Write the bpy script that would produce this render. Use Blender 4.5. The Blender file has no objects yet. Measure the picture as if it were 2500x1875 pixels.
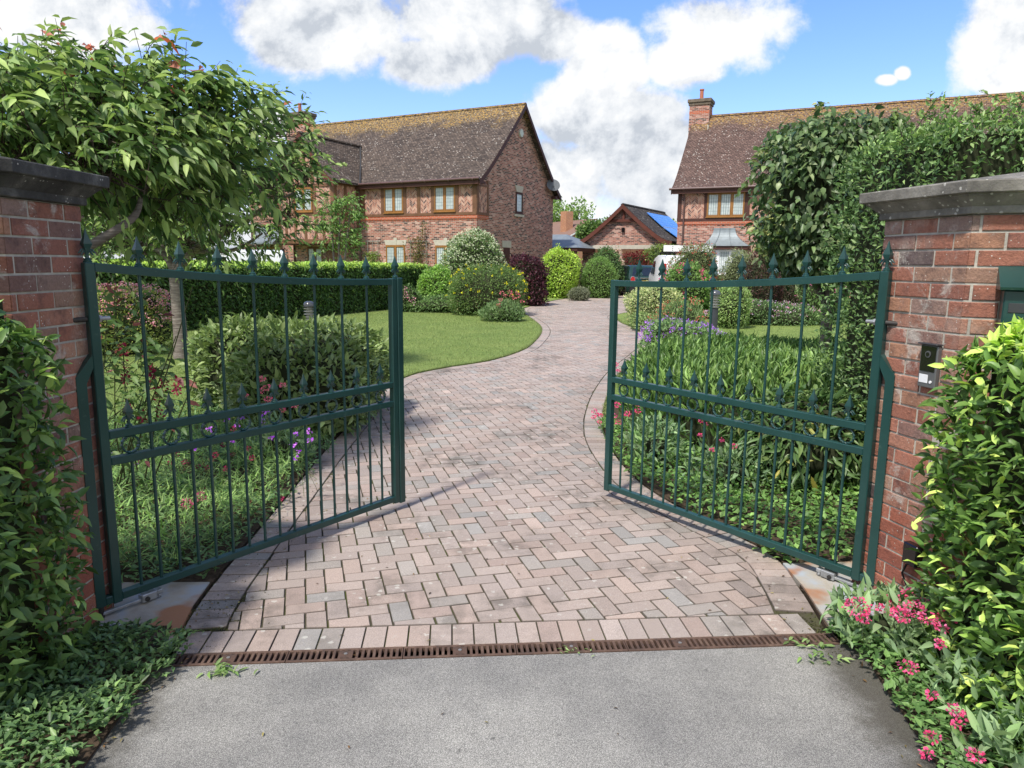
import bpy, math, random
import numpy as np
from mathutils import Vector, Matrix
R = math.radians
rng = np.random.default_rng(7)
random.seed(7)
sc = bpy.context.scene
# ------------------------------------------------------------ camera, sky, sun, exposure
CF, CP, CR, CH = 1750.4, .1676, .0118, 1.75          # focal (px of a 2500 wide frame), pitch, roll, height
cam = bpy.data.cameras.new('camera'); camo = bpy.data.objects.new('camera', cam)
sc.collection.objects.link(camo); sc.camera = camo
cam.sensor_width = 36; cam.lens = CF / 2500 * 36; cam.clip_start = .05; cam.clip_end = 3000
camo.matrix_world = Matrix.Translation((0, 0, CH)) @ Matrix.Rotation(math.pi/2 - CP, 4, 'X') @ Matrix.Rotation(CR, 4, 'Z')
SUN_EL, SUN_AZ = 57.0, 236.0                          # azimuth of the sun, degrees anticlockwise from +X
sv = Vector((math.cos(R(SUN_AZ))*math.cos(R(SUN_EL)), math.sin(R(SUN_AZ))*math.cos(R(SUN_EL)), math.sin(R(SUN_EL))))
sun = bpy.data.lights.new('sun', 'SUN'); suno = bpy.data.objects.new('sun', sun); sc.collection.objects.link(suno)
sun.energy = 2.7; sun.angle = R(4); sun.color = (1, .95, .87)
suno.rotation_euler = (-sv).to_track_quat('-Z', 'Y').to_euler()
sc.view_settings.view_transform = 'Standard'; sc.view_settings.look = 'None'
sc.view_settings.exposure = 0.98; sc.view_settings.gamma = 1
SKY = .15

def ray(px, py):
    a, b = px - 1250, py - 937.5
    u = a*math.cos(CR) + b*math.sin(CR); v = -a*math.sin(CR) + b*math.cos(CR)
    X, y, z = u/CF, 1., -v/CF
    return (X, y*math.cos(CP) + z*math.sin(CP), -y*math.sin(CP) + z*math.cos(CP))
def at(px, py, Y):                                   # the point seen at a pixel of the photo, Y metres ahead
    d = ray(px, py); t = Y/d[1]
    return np.array([d[0]*t, Y, d[2]*t + CH])
def gz(Y): return .010*max(0., Y - 5)

def world():
    w = bpy.data.worlds.new('World'); sc.world = w; w.use_nodes = True
    nt = w.node_tree; n = nt.nodes; l = nt.links; n.clear()
    def nd(t, **k):
        x = n.new(t)
        for a, b in k.items(): setattr(x, a, b)
        return x
    def mth(op, a, b=None, c=None, clamp=False):
        x = nd('ShaderNodeMath', operation=op, use_clamp=clamp)
        for i, v in enumerate((a, b, c)):
            if v is None: continue
            if isinstance(v, (int, float)): x.inputs[i].default_value = v
            else: l.new(v, x.inputs[i])
        return x.outputs[0]
    sky = nd('ShaderNodeTexSky', sky_type='NISHITA', sun_disc=False)
    sky.sun_elevation = R(SUN_EL); sky.sun_rotation = R(90 - SUN_AZ); sky.air_density = 1.0; sky.dust_density = .6; sky.ozone_density = 2.2
    hs = nd('ShaderNodeHueSaturation'); hs.inputs['Saturation'].default_value = 1.22; hs.inputs['Value'].default_value = .84
    l.new(sky.outputs[0], hs.inputs['Color'])
    tn = nd('ShaderNodeVectorMath', operation='MULTIPLY'); l.new(hs.outputs[0], tn.inputs[0]); tn.inputs[1].default_value = (1.0, .90, 1.08)
    tc = nd('ShaderNodeTexCoord'); sp = nd('ShaderNodeSeparateXYZ'); l.new(tc.outputs['Generated'], sp.inputs[0])
    X, Y, Z = sp.outputs
    ys = mth('MAXIMUM', Y, .12)
    p, q = mth('DIVIDE', X, ys), mth('DIVIDE', Z, ys)
    cv = nd('ShaderNodeCombineXYZ'); l.new(p, cv.inputs[0]); l.new(q, cv.inputs[1]); l.new(mth('MULTIPLY', Y, .3), cv.inputs[2])
    def noise(vec, scale, det=7, rough=.58, off=None, dist=0):
        if off:
            a = nd('ShaderNodeVectorMath', operation='ADD'); l.new(vec, a.inputs[0]); a.inputs[1].default_value = off; vec = a.outputs[0]
        x = nd('ShaderNodeTexNoise'); x.inputs['Scale'].default_value = scale; x.inputs['Detail'].default_value = det
        x.inputs['Roughness'].default_value = rough; x.inputs['Distortion'].default_value = dist; l.new(vec, x.inputs['Vector'])
        return x.outputs[0]
    blobs = [(180,30,300,130),(330,70,130,60),(800,60,250,120),(720,110,140,90),(1150,30,280,120),(1060,150,150,75),(1340,80,130,80),
             (1770,60,210,130),(1690,140,120,80),(1480,150,110,110),(1400,290,170,110),(1560,370,230,150),(1330,430,250,150),(1640,480,260,130),
             (2450,110,150,160),(2490,60,120,100),(2165,195,34,16),(2205,180,26,20),(650,300,62,50),(150,560,700,120),(1250,620,2500,70),(2440,190,110,60)]
    best = None
    for bx, by, rx, ry in blobs:
        d = ray(bx, by); cx, cy = d[0]/d[1], d[2]/d[1]
        a = mth('DIVIDE', mth('SUBTRACT', p, cx), rx/CF); b = mth('DIVIDE', mth('SUBTRACT', q, cy), ry/CF)
        r2 = mth('ADD', mth('MULTIPLY', a, a), mth('MULTIPLY', b, b))
        v = mth('SUBTRACT', 1.0, mth('SQRT', r2))
        best = v if best is None else mth('MAXIMUM', best, v)
    rear = mth('MULTIPLY', mth('SUBTRACT', noise(tc.outputs['Generated'], 2.2), .40), 3.0)     # unseen clouds outside the view, cover raised to add fill light
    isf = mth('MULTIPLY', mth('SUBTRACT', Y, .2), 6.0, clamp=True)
    nz = noise(cv.outputs[0], 5.2, 12, .62, dist=.1)
    cover = mth('ADD', mth('MULTIPLY', best, 1.0), mth('MULTIPLY', mth('SUBTRACT', nz, .5), 2.3))
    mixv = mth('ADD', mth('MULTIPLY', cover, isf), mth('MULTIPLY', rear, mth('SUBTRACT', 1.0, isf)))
    mr = nd('ShaderNodeMapRange', interpolation_type='SMOOTHSTEP'); l.new(mixv, mr.inputs[0])
    mr.inputs[1].default_value = .0; mr.inputs[2].default_value = .36
    # light and shade of the cloud itself
    n2 = noise(cv.outputs[0], 5.2, 8, .62, off=(-.022, .03, 0), dist=.1); n3 = noise(cv.outputs[0], 1.7, 4, .5, off=(3, 1, 0))
    sh = mth('ADD', mth('MULTIPLY', mth('SUBTRACT', nz, n2), 3.4), mth('MULTIPLY', n3, 1.3))
    cr = nd('ShaderNodeValToRGB'); l.new(sh, cr.inputs[0]); e = cr.color_ramp.elements
    e[0].position = .22; e[0].color = (.50, .54, .60, 1); e[1].position = .72; e[1].color = (.86, .87, .88, 1)
    m = cr.color_ramp.elements.new(.45); m.color = (.70, .73, .77, 1)
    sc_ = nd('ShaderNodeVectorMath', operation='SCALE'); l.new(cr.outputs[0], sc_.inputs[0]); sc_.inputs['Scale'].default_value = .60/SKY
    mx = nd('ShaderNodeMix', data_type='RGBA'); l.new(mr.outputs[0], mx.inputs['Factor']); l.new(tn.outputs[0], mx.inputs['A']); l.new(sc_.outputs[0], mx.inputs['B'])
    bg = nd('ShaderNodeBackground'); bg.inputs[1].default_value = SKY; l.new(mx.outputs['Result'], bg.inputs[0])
    out = nd('ShaderNodeOutputWorld'); l.new(bg.outputs[0], out.inputs[0])
world()

# ------------------------------------------------------------ helpers
COL = sc.collection
class Mat:                                            # small wrapper for node materials
    def __init__(s, name, rough=.6, spec=.4, metal=0):
        s.m = bpy.data.materials.new(name); s.m.use_nodes = True; s.nt = s.m.node_tree; s.n = s.nt.nodes; s.l = s.nt.links
        s.b = s.n['Principled BSDF']; s.b.inputs['Roughness'].default_value = rough
        s.b.inputs['Specular IOR Level'].default_value = spec; s.b.inputs['Metallic'].default_value = metal
    def nd(s, t, ins=None, **k):
        x = s.n.new(t)
        for a, b in k.items(): setattr(x, a, b)
        for a, v in (ins or {}).items(): s.set(x.inputs[a], v)
        return x
    def set(s, sock, v):
        if isinstance(v, bpy.types.NodeSocket): s.l.new(v, sock)
        elif isinstance(v, (tuple, list)) and len(v) == 3 and sock.type == 'RGBA': sock.default_value = (*v, 1)
        else: sock.default_value = v
    def coord(s, kind='Object'): return s.nd('ShaderNodeTexCoord').outputs[kind]
    def noise(s, scale, det=4, rough=.55, vec=None, out=0, dist=0):
        return s.nd('ShaderNodeTexNoise', {'Vector': vec or s.coord(), 'Scale': scale, 'Detail': det, 'Roughness': rough, 'Distortion': dist}).outputs[out]
    def ramp(s, fac, stops, interp='LINEAR'):
        x = s.nd('ShaderNodeValToRGB', {0: fac}); r = x.color_ramp; r.interpolation = interp
        while len(r.elements) < len(stops): r.elements.new(.5)
        for e, (p, c) in zip(r.elements, stops): e.position = p; e.color = (*c, 1) if len(c) == 3 else c
        return x.outputs[0]
    def rng(s, v, a, b, c=0., d=1., smooth=True):
        return s.nd('ShaderNodeMapRange', {0: v, 1: a, 2: b, 3: c, 4: d}, interpolation_type='SMOOTHSTEP' if smooth else 'LINEAR').outputs[0]
    def mix(s, f, a, b, mode='MIX'):
        return s.nd('ShaderNodeMix', {'Factor': f, 'A': a, 'B': b}, data_type='RGBA', blend_type=mode).outputs['Result'] if False else s._mix(f, a, b, mode)
    def _mix(s, f, a, b, mode):
        x = s.n.new('ShaderNodeMix'); x.data_type = 'RGBA'; x.blend_type = mode
        s.set(x.inputs[0], f); s.set(x.inputs[6], a); s.set(x.inputs[7], b); return x.outputs[2]
    def math(s, op, a, b=0.): return s.nd('ShaderNodeMath', {0: a, 1: b}, operation=op).outputs[0]
    def bump(s, h, strength=.4, dist=.01):
        x = s.nd('ShaderNodeBump', {'Height': h, 'Strength': strength, 'Distance': dist}); s.l.new(x.outputs[0], s.b.inputs['Normal'])
    def color(s, c): s.set(s.b.inputs['Base Color'], c); return s

def plain(name, c, rough=.6, spec=.4, metal=0, var=.12, scale=9, bump=0):
    m = Mat(name, rough, spec, metal)
    f = m.noise(scale, 5)
    m.color(m.ramp(f, [(.3, tuple(x*(1-var) for x in c)), (.7, tuple(min(1, x*(1+var)) for x in c))]))
    if bump: m.bump(m.noise(scale*8, 4), bump, .004)
    return m.m

def leafmat(name, rough=.45, spec=.45, trans=.35):
    m = Mat(name, rough, spec)
    c = m.nd('ShaderNodeAttribute', attribute_name='Col').outputs['Color']
    m.color(c)
    m.bump(m.noise(60, 3), .15, .004)
    tr = m.nd('ShaderNodeBsdfTranslucent', {'Color': m.mix(.5, c, (.25, .42, .04), 'MULTIPLY') if False else c})
    g = m.nd('ShaderNodeHueSaturation', {'Color': c, 'Saturation': 1.15, 'Value': 1.5}); m.l.new(g.outputs[0], tr.inputs[0])
    mx = m.nd('ShaderNodeMixShader', {0: trans}); m.l.new(m.b.outputs[0], mx.inputs[1]); m.l.new(tr.outputs[0], mx.inputs[2])
    m.l.new(mx.outputs[0], m.n['Material Output'].inputs[0])
    return m.m

def vcolmat(name, rough=.8, spec=.25, bumpscale=160, bump=.4, spots=0, dirt=0, grain=.25):
    m = Mat(name, rough, spec)
    c = m.nd('ShaderNodeAttribute', attribute_name='Col').outputs['Color']
    g = m.noise(bumpscale, 4, .7)
    c = m.mix(grain, c, m.ramp(g, [(.35, (.25, .25, .25)), (.5, (.5, .5, .5)), (.68, (.95, .93, .9))]), 'OVERLAY')
    if dirt:
        d = m.noise(1.1, 6, .65); d2 = m.noise(9, 4, .6)
        f = m.math('MULTIPLY', m.rng(d, .46, .66), m.rng(d2, .35, .62))
        c = m.mix(m.math('MULTIPLY', f, dirt), c, (.075, .068, .055))
    if spots:
        bl = m.math('MULTIPLY', m.rng(m.noise(1.6, 5, .6), .50, .62), m.rng(m.noise(26, 6, .75, dist=.6), .56, .66))
        c = m.mix(m.math('MULTIPLY', bl, .55), c, (.50, .48, .43))
        v = m.nd('ShaderNodeTexVoronoi', {'Vector': m.coord(), 'Scale': 23.0, 'Randomness': 1.0})
        nn = m.noise(2.2, 4); wob = m.noise(70, 3)
        r = m.math('ADD', v.outputs['Distance'], m.math('MULTIPLY', m.math('SUBTRACT', wob, .5), .75))
        rare = m.rng(m.nd('ShaderNodeSeparateColor', {0: v.outputs['Color']}).outputs[0],   .86, .88)
        f = m.math('MULTIPLY', m.rng(r, .34, .25), m.math('MULTIPLY', rare, m.rng(nn, .42, .55)))
        c = m.mix(m.math('MULTIPLY', f, spots*.6), c, (.56, .55, .49))
    m.color(c); m.bump(g, bump, .003)
    return m.m

def brickmat(name, stops, mortar, bw=.225, bh=.075, ms=.010, spots=.5, rough=.85):
    m = Mat(name, rough, .2)
    uv = m.nd('ShaderNodeUVMap').outputs[0]
    b = m.nd('ShaderNodeTexBrick', {'Vector': uv, 'Color1': (0, 0, 0), 'Color2': (1, 1, 1), 'Mortar': (.5, .5, .5), 'Scale': 1.0, 'Mortar Size': ms,
                                  'Mortar Smooth': .3, 'Bias': 0., 'Brick Width': bw, 'Row Height': bh}, offset=.5)
    jit = m.math('ADD', m.nd('ShaderNodeSeparateColor', {0: b.outputs['Color']}).outputs[0], m.math('MULTIPLY', m.math('SUBTRACT', m.noise(7, 4, .6, uv), .5), .5))
    c = m.ramp(jit, stops)
    c = m.mix(m.math('MULTIPLY', m.rng(m.noise(22, 4, .6, uv), .60, .68), spots), c, (.50, .42, .36))
    c = m.mix(.35, c, m.ramp(m.noise(.35, 3, .6, uv), [(.3, (.38, .38, .38)), (.7, (.62, .62, .62))]), 'OVERLAY')
    c = m.mix(b.outputs['Fac'], c, mortar)
    m.color(c)
    h = m.math('ADD', m.math('MULTIPLY', b.outputs['Fac'], -1.0), m.math('MULTIPLY', m.noise(60, 3, .6, uv), .25))
    m.bump(h, .6, .006)
    return m.m

def tilemat(name, dark, mid, zr, lichen=1.0):
    m = Mat(name, .9, .15)
    uv = m.nd('ShaderNodeUVMap').outputs[0]; uvj = m.nd('ShaderNodeVectorMath', {0: uv, 1: m.nd('ShaderNodeVectorMath', {0: m.noise(5, 2, .5, uv, 1), 1: (.018, .018, 0)}, operation='MULTIPLY').outputs[0]}, operation='ADD').outputs[0]
    b = m.nd('ShaderNodeTexBrick', {'Vector': uvj, 'Color1': (0, 0, 0), 'Color2': (1, 1, 1), 'Mortar': (0, 0, 0), 'Scale': 1.0, 'Mortar Size': .014,
                                  'Mortar Smooth': .5, 'Brick Width': .17, 'Row Height': .105}, offset=.5)
    s = m.nd('ShaderNodeSeparateColor', {0: b.outputs['Color']}).outputs[0]
    c = m.ramp(m.math('ADD', m.math('MULTIPLY', s, .6), m.math('MULTIPLY', m.noise(.6, 4, .6, uv), .5)), [(.2, dark), (.8, mid)])
    c = m.mix(b.outputs['Fac'], c, (.03, .025, .022))
    # white lichen dots, one here and there per tile
    v = m.nd('ShaderNodeTexVoronoi', {'Vector': uv, 'Scale': 8.5, 'Randomness': 1.0})
    rare = m.rng(m.nd('ShaderNodeSeparateColor', {0: v.outputs['Color']}).outputs[1], .60, .62)
    wob = m.math('ADD', v.outputs['Distance'], m.math('MULTIPLY', m.math('SUBTRACT', m.noise(40, 2, .5, uv), .5), .3))
    c = m.mix(m.math('MULTIPLY', m.rng(wob, .30, .20), m.math('MULTIPLY', rare, m.rng(m.noise(1.1, 3, .5, uv), .35, .6, .2, .75))), c, (.52, .48, .43))
    # orange lichen on the courses under the ridge
    z = m.nd('ShaderNodeSeparateXYZ', {0: m.coord()}).outputs[2]
    f = m.rng(m.math('ADD', z, m.math('MULTIPLY', m.math('SUBTRACT', m.noise(.9, 5, .7, uv), .5), 2.6)), zr - .75, zr - .05)
    f = m.math('MULTIPLY', f, m.rng(m.noise(9, 4, .7, uv), .42, .60))
    c = m.mix(m.math('MULTIPLY', f, lichen*.72), c, m.ramp(m.noise(14, 3, .5, uv), [(.35, (.34, .30, .15)), (.62, (.52, .27, .035))]))
    m.color(c)
    vv = m.nd('ShaderNodeSeparateXYZ', {0: uvj}).outputs[1]
    saw = m.math('FRACT', m.math('DIVIDE', vv, .105))
    m.bump(m.math('ADD', m.math('MULTIPLY', saw, -1.0), m.math('MULTIPLY', s, .3)), .9, .03)
    return m.m

class MB:                                             # collects shapes, becomes ONE mesh object
    def __init__(s): s.calls = []; s.v = []; s.f = []; s.mi = []; s.c = []; s.cur = 0; s.col = (1, 1, 1); s.uvf = {}
    def add(s, vs, fs):
        s.calls.append((vs, fs)); o = len(s.v); s.v += [tuple(map(float, v)) for v in vs]; s.c += [s.col]*len(vs)
        for f in fs: s.f.append([o+i for i in f]); s.mi.append(s.cur)
        return s
    def box(s, x0, x1, y0, y1, z0, z1, bev=0):
        if x0 > x1: x0, x1 = x1, x0
        if y0 > y1: y0, y1 = y1, y0
        b = min(bev, (x1-x0)*.45, (y1-y0)*.45, (z1-z0)*.45)
        if b <= 0:
            return s.add([(x, y, z) for x in (x0, x1) for y in (y0, y1) for z in (z0, z1)],
                     [(0,1,3,2),(4,6,7,5),(0,4,5,1),(2,3,7,6),(0,2,6,4),(1,5,7,3)])
        V = []; idx = {}
        for ix, x in enumerate((x0, x1)):
            for iy, y in enumerate((y0, y1)):
                for iz, z in enumerate((z0, z1)):
                    dx, dy, dz = (b if ix == 0 else -b), (b if iy == 0 else -b), (b if iz == 0 else -b)
                    idx[ix, iy, iz] = len(V)
                    V += [(x, y+dy, z+dz), (x+dx, y, z+dz), (x+dx, y+dy, z)]
        F = []
        I = lambda a, k: idx[a] + k
        for k in range(3):
            o1, o2 = [j for j in range(3) if j != k]
            for sgn in (0, 1):
                q = []
                for a, c in ((0,0),(1,0),(1,1),(0,1)):
                    t = [0,0,0]; t[k] = sgn; t[o1] = a; t[o2] = c; q.append(I(tuple(t), k))
                flip = (sgn == 0) ^ (k == 1)
                F.append(q[::-1] if flip else q)
        for k in range(3):                            # edge bevels run along axis k
            o1, o2 = [j for j in range(3) if j != k]
            for a in (0, 1):
                for c in (0, 1):
                    t0 = [0,0,0]; t0[o1] = a; t0[o2] = c; t1 = list(t0); t1[k] = 1
                    F.append([I(tuple(t0), o1), I(tuple(t1), o1), I(tuple(t1), o2), I(tuple(t0), o2)])
        for a in idx: F.append([idx[a], idx[a]+1, idx[a]+2])
        return s.add(V, F)
    def prism(s, poly, z0, z1):
        n = len(poly)
        return s.add([(x, y, z0) for x, y in poly] + [(x, y, z1) for x, y in poly],
                     [list(range(n))[::-1], list(range(n, 2*n))] + [[i, (i+1) % n, n+(i+1) % n, n+i] for i in range(n)])
    def prismx(s, poly, x0, x1):                      # poly in (y, z), extruded along x
        n = len(poly)
        return s.add([(x0, y, z) for y, z in poly] + [(x1, y, z) for y, z in poly],
                     [list(range(n))[::-1], list(range(n, 2*n))] + [[i, (i+1) % n, n+(i+1) % n, n+i] for i in range(n)])
    def prismy(s, poly, y0, y1):                      # poly in (x, z), extruded along y
        n = len(poly)
        return s.add([(x, y0, z) for x, z in poly] + [(x, y1, z) for x, z in poly],
                     [list(range(n)), list(range(n, 2*n))[::-1]] + [[i, n+i, n+(i+1) % n, (i+1) % n] for i in range(n)])
    def tube(s, pts, r, seg=8, cap=True):
        pts = [Vector(p) for p in pts]; n = len(pts); rs = r if isinstance(r, (list, tuple)) else [r]*n
        V = []; F = []; up = None
        for i, p in enumerate(pts):
            t = (pts[min(i+1, n-1)] - pts[max(i-1, 0)])
            t = t.normalized() if t.length > 1e-9 else Vector((0, 0, 1))
            if up is None: up = Vector((0, 0, 1)) if abs(t.z) < .9 else Vector((1, 0, 0))
            a = t.cross(up)
            if a.length < 1e-6: a = t.orthogonal()
            a.normalize(); b = a.cross(t).normalized(); up = b
            for k in range(seg):
                an = 2*math.pi*k/seg; V.append(p + (a*math.cos(an) + b*math.sin(an))*rs[i])
        for i in range(n-1):
            for k in range(seg):
                k2 = (k+1) % seg; F.append([i*seg+k, i*seg+k2, (i+1)*seg+k2, (i+1)*seg+k])
        if cap: F.append(list(range(seg))); F.append([(n-1)*seg+k for k in range(seg)][::-1])
        return s.add(V, F)
    def lathe(s, prof, cx=0, cy=0, seg=16):
        V = []; F = []
        for r_, z in prof:
            for k in range(seg): a = 2*math.pi*k/seg; V.append((cx+r_*math.cos(a), cy+r_*math.sin(a), z))
        for i in range(len(prof)-1):
            for k in range(seg): k2 = (k+1) % seg; F.append([i*seg+k, i*seg+k2, (i+1)*seg+k2, (i+1)*seg+k])
        F.append(list(range(seg))[::-1]); F.append([(len(prof)-1)*seg+k for k in range(seg)])
        return s.add(V, F)
    def each(s, name, mats, parent=None, **k):          # every added shape becomes an object of its own
        for vs, fs in s.calls: q = MB(); q.add(vs, fs); q.build(name, mats, parent, **k)
    def build(s, name, mats, parent=None, loc=(0, 0, 0), rz=0, smooth=False, fix=True):
        me = bpy.data.meshes.new(name); me.from_pydata(s.v, [], s.f)
        mats = mats if isinstance(mats, (list, tuple)) else [mats]
        for m in mats: me.materials.append(m)
        me.polygons.foreach_set('material_index', s.mi)
        at_ = me.color_attributes.new('Col', 'FLOAT_COLOR', 'POINT')
        at_.data.foreach_set('color', [x for c in s.c for x in (*c, 1)])
        uv = me.uv_layers.new(name='UVMap')
        npl, nlp = len(me.polygons), len(me.loops)
        nn = np.zeros(npl*3, np.float32); me.polygons.foreach_get('normal', nn); nn = nn.reshape(-1, 3)
        lt = np.zeros(npl, np.int32); me.polygons.foreach_get('loop_total', lt); vi = np.zeros(nlp, np.int32); me.loops.foreach_get('vertex_index', vi)
        u = np.column_stack([-nn[:, 1], nn[:, 0], np.zeros(npl)]); fl = np.linalg.norm(u, axis=1) < .05; u[fl] = (1, 0, 0)
        u /= np.linalg.norm(u, axis=1, keepdims=True); w = np.cross(nn, u); pi = np.repeat(np.arange(npl), lt); co = np.array(s.v)[vi]
        uv.data.foreach_set('uv', np.column_stack([(co*u[pi]).sum(1), (co*w[pi]).sum(1)]).astype(np.float32).ravel())
        if smooth: me.polygons.foreach_set('use_smooth', [True]*len(me.polygons))
        me.update()
        if smooth: me.set_sharp_from_angle(angle=R(38))
        o = bpy.data.objects.new(name, me); COL.objects.link(o); o.parent = parent
        o.location = loc; o.rotation_euler = (0, 0, rz)
        return o

def tag(o, label=None, cat=None, group=None, kind=None):
    if label: o['label'] = label
    if cat: o['category'] = cat
    if group: o['group'] = group
    if kind: o['kind'] = kind
    return o
def thing(name, label, cat, loc=(0, 0, 0), rz=0, group=None):
    o = bpy.data.objects.new(name, None); COL.objects.link(o); o.location = loc; o.rotation_euler = (0, 0, rz); o.empty_display_size = .1
    return tag(o, label, cat, group)
def copy_tree(o, parent=None):
    c = o.copy(); COL.objects.link(c); c.parent = parent
    for ch in list(o.children): copy_tree(ch, c)
    return c

# ------------------------------------------------------------ foliage
TPL = {
 'far': (np.array([(0,0,0),(.45,.5,.10),(1,0,0),(.45,-.5,.10)]), [(0,1,2),(0,2,3)]),
 'near': (np.array([(0,0,0),(.28,0,-.02),(.62,0,-.03),(1,0,-.14),(.28,.44,.07),(.62,.38,.04),(.28,-.44,.07),(.62,-.38,.04)]),
          [(0,1,4),(1,2,5),(1,5,4),(2,3,5),(0,6,1),(1,6,7),(1,7,2),(2,7,3)]),
 'blade': (np.array([(0,.5,0),(0,-.5,0),(.55,.35,.02),(.55,-.35,.02),(1,0,-.1)]), [(0,1,3),(0,3,2),(2,3,4)]),
 'petal': (np.array([(0,0,0),(.6,.5,.05),(1,0,0),(.6,-.5,.05)]), [(0,1,2),(0,2,3)]),
}
LEAFK = 1.6
def unit(a): return a/np.maximum(np.linalg.norm(a, axis=1, keepdims=True), 1e-9)
def tris(name, V, F, col, mat, parent):
    me = bpy.data.meshes.new(name); nv, nf = len(V), len(F)
    me.vertices.add(nv); me.loops.add(nf*3); me.polygons.add(nf)
    me.vertices.foreach_set('co', V.astype(np.float32).ravel())
    me.loops.foreach_set('vertex_index', F.astype(np.int32).ravel())
    me.polygons.foreach_set('loop_start', np.arange(0, nf*3, 3, dtype=np.int32))
    me.update(calc_edges=True); me.materials.append(mat)
    a = me.color_attributes.new('Col', 'FLOAT_COLOR', 'POINT')
    a.data.foreach_set('color', np.concatenate([col, np.ones((nv, 1))], 1).astype(np.float32).ravel())
    me.polygons.foreach_set('use_smooth', [True]*nf)
    o = bpy.data.objects.new(name, me); COL.objects.link(o); o.parent = parent
    return o
def leaves(name, parent, P, D, Nn, L, W, col, mat, kind='far', curl=0.):
    T, F = TPL[kind]; n = len(P); k = len(T)
    D = unit(D); S = unit(np.cross(D, Nn)); Nn = np.cross(S, D)
    L = np.broadcast_to(L, n)[:, None, None]; W = np.broadcast_to(W, n)[:, None, None]
    t, s, h = T[:, 0][None, :, None], T[:, 1][None, :, None], T[:, 2][None, :, None]
    h = h - curl*t*t*(.1+2.2*rng.random((n, 1, 1))) if curl else h
    s = s*(.8+.4*rng.random((n, 1, 1)))
    V = P[:, None] + D[:, None]*L*t + S[:, None]*W*s + Nn[:, None]*L*h
    V = V.reshape(-1, 3)
    if parent is not None: V = V - np.array(parent.location)
    Fa = (np.array(F)[None] + (np.arange(n)*k)[:, None, None]).reshape(-1, 3)
    return tris(name, V, Fa, np.repeat(col, k, axis=0), mat, parent)
def palette(n, cols, w=None, jit=.22):
    cols = (np.array(cols)*LEAFK).clip(0, .8); w = np.array(w or [1]*len(cols), float); w /= w.sum()
    c = cols[rng.choice(len(cols), n, p=w)]
    t = rng.random((n, 1))*.6; c = c*(1-t) + cols[rng.choice(len(cols), n, p=w)]*t
    g_ = (c[:, 1] > c[:, 0]*1.02)*1.; lum = (c@[.3, .6, .1])[:, None]*np.array([[1.12, 1, .75]]); c = c*(1-.2*g_[:, None]) + lum*.2*g_[:, None]
    return c*(1 + rng.normal(0, jit, (n, 1))).clip(.45, 1.7)
def sn(p, f, seed, k=5):                              # smooth noise -1..1
    r = np.random.default_rng(seed); o = 0
    for i in range(k):
        d = r.normal(size=3); d /= np.linalg.norm(d); o = o + np.sin(p@d*f*(1+.35*i) + r.random()*6.28)/(1+.3*i)
    return o/k*1.6
def orient(nrm, out=.6, up=.3, rnd=.7, droop=0, face=.5):
    n = len(nrm); Rn = rng.normal(size=(n, 3))
    D = nrm*out + Rn*rnd + np.array([0, 0, up - droop])
    N = nrm*face + np.array([0, 0, .7]) + rng.normal(size=(n, 3))*.35
    return unit(D), unit(N)
def blob(n, c, r, e=1., lump=.12, lf=3.2, seed=1, depth=.25, flat=-.35):
    u = unit(rng.normal(size=(int(n*1.9)+20, 3))); u = u[u[:, 2] > flat][:n]
    q = np.sign(u)*np.abs(u)**e; q = q/np.maximum(np.abs(q).max(1, keepdims=True)**0, 1)
    s = 1 + lump*sn(u, lf, seed) + lump*.5*sn(u, lf*2.7, seed+1)
    dj = 1 - depth*rng.random(len(u))**1.8; st = rng.random(len(u)) < .05; dj[st] = 1 + .10*rng.random(st.sum())
    lump = lump
    nrm = unit(u/np.array(r))
    return np.array(c) + q*np.array(r)*(s*dj)[:, None], nrm, dj
def core_blob(name, parent, c, r, mat, e=1., lump=.12, lf=3.2, seed=1, k=.80, flat=-.35):  # added opaque dark core, keeps the foliage from being see-through
    nu, nv = 28, 14; V = []
    for j in range(nv+1):
        th = math.pi*j/nv
        for i in range(nu):
            ph = 2*math.pi*i/nu; V.append((math.sin(th)*math.cos(ph), math.sin(th)*math.sin(ph), math.cos(th)))
    u = np.array(V); q = np.sign(u)*np.abs(u)**e
    s = 1 + lump*sn(u, lf, seed) + lump*.5*sn(u, lf*2.7, seed+1)
    q = q*(s*k)[:, None]; q[:, 2] = np.maximum(q[:, 2], flat)
    P = np.array(c) + q*np.array(r) - np.array(parent.location)
    F = []
    for j in range(nv):
        for i in range(nu):
            a, b = j*nu+i, j*nu+(i+1) % nu; F += [(a, a+nu, b+nu), (a, b+nu, b)]
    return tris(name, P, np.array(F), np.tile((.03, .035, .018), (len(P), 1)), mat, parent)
M = {}
M['leaf'] = leafmat('leaf', .5, .35, .34)
M['leaf_gloss'] = leafmat('glossy leaf', .42, .38, .28)
M['leaf_matte'] = leafmat('matte leaf', .65, .25, .35)
M['petal'] = leafmat('petal', .7, .2, .35)
M['twig'] = vcolmat('twigs', .9, .1, 60, .3)

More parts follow.
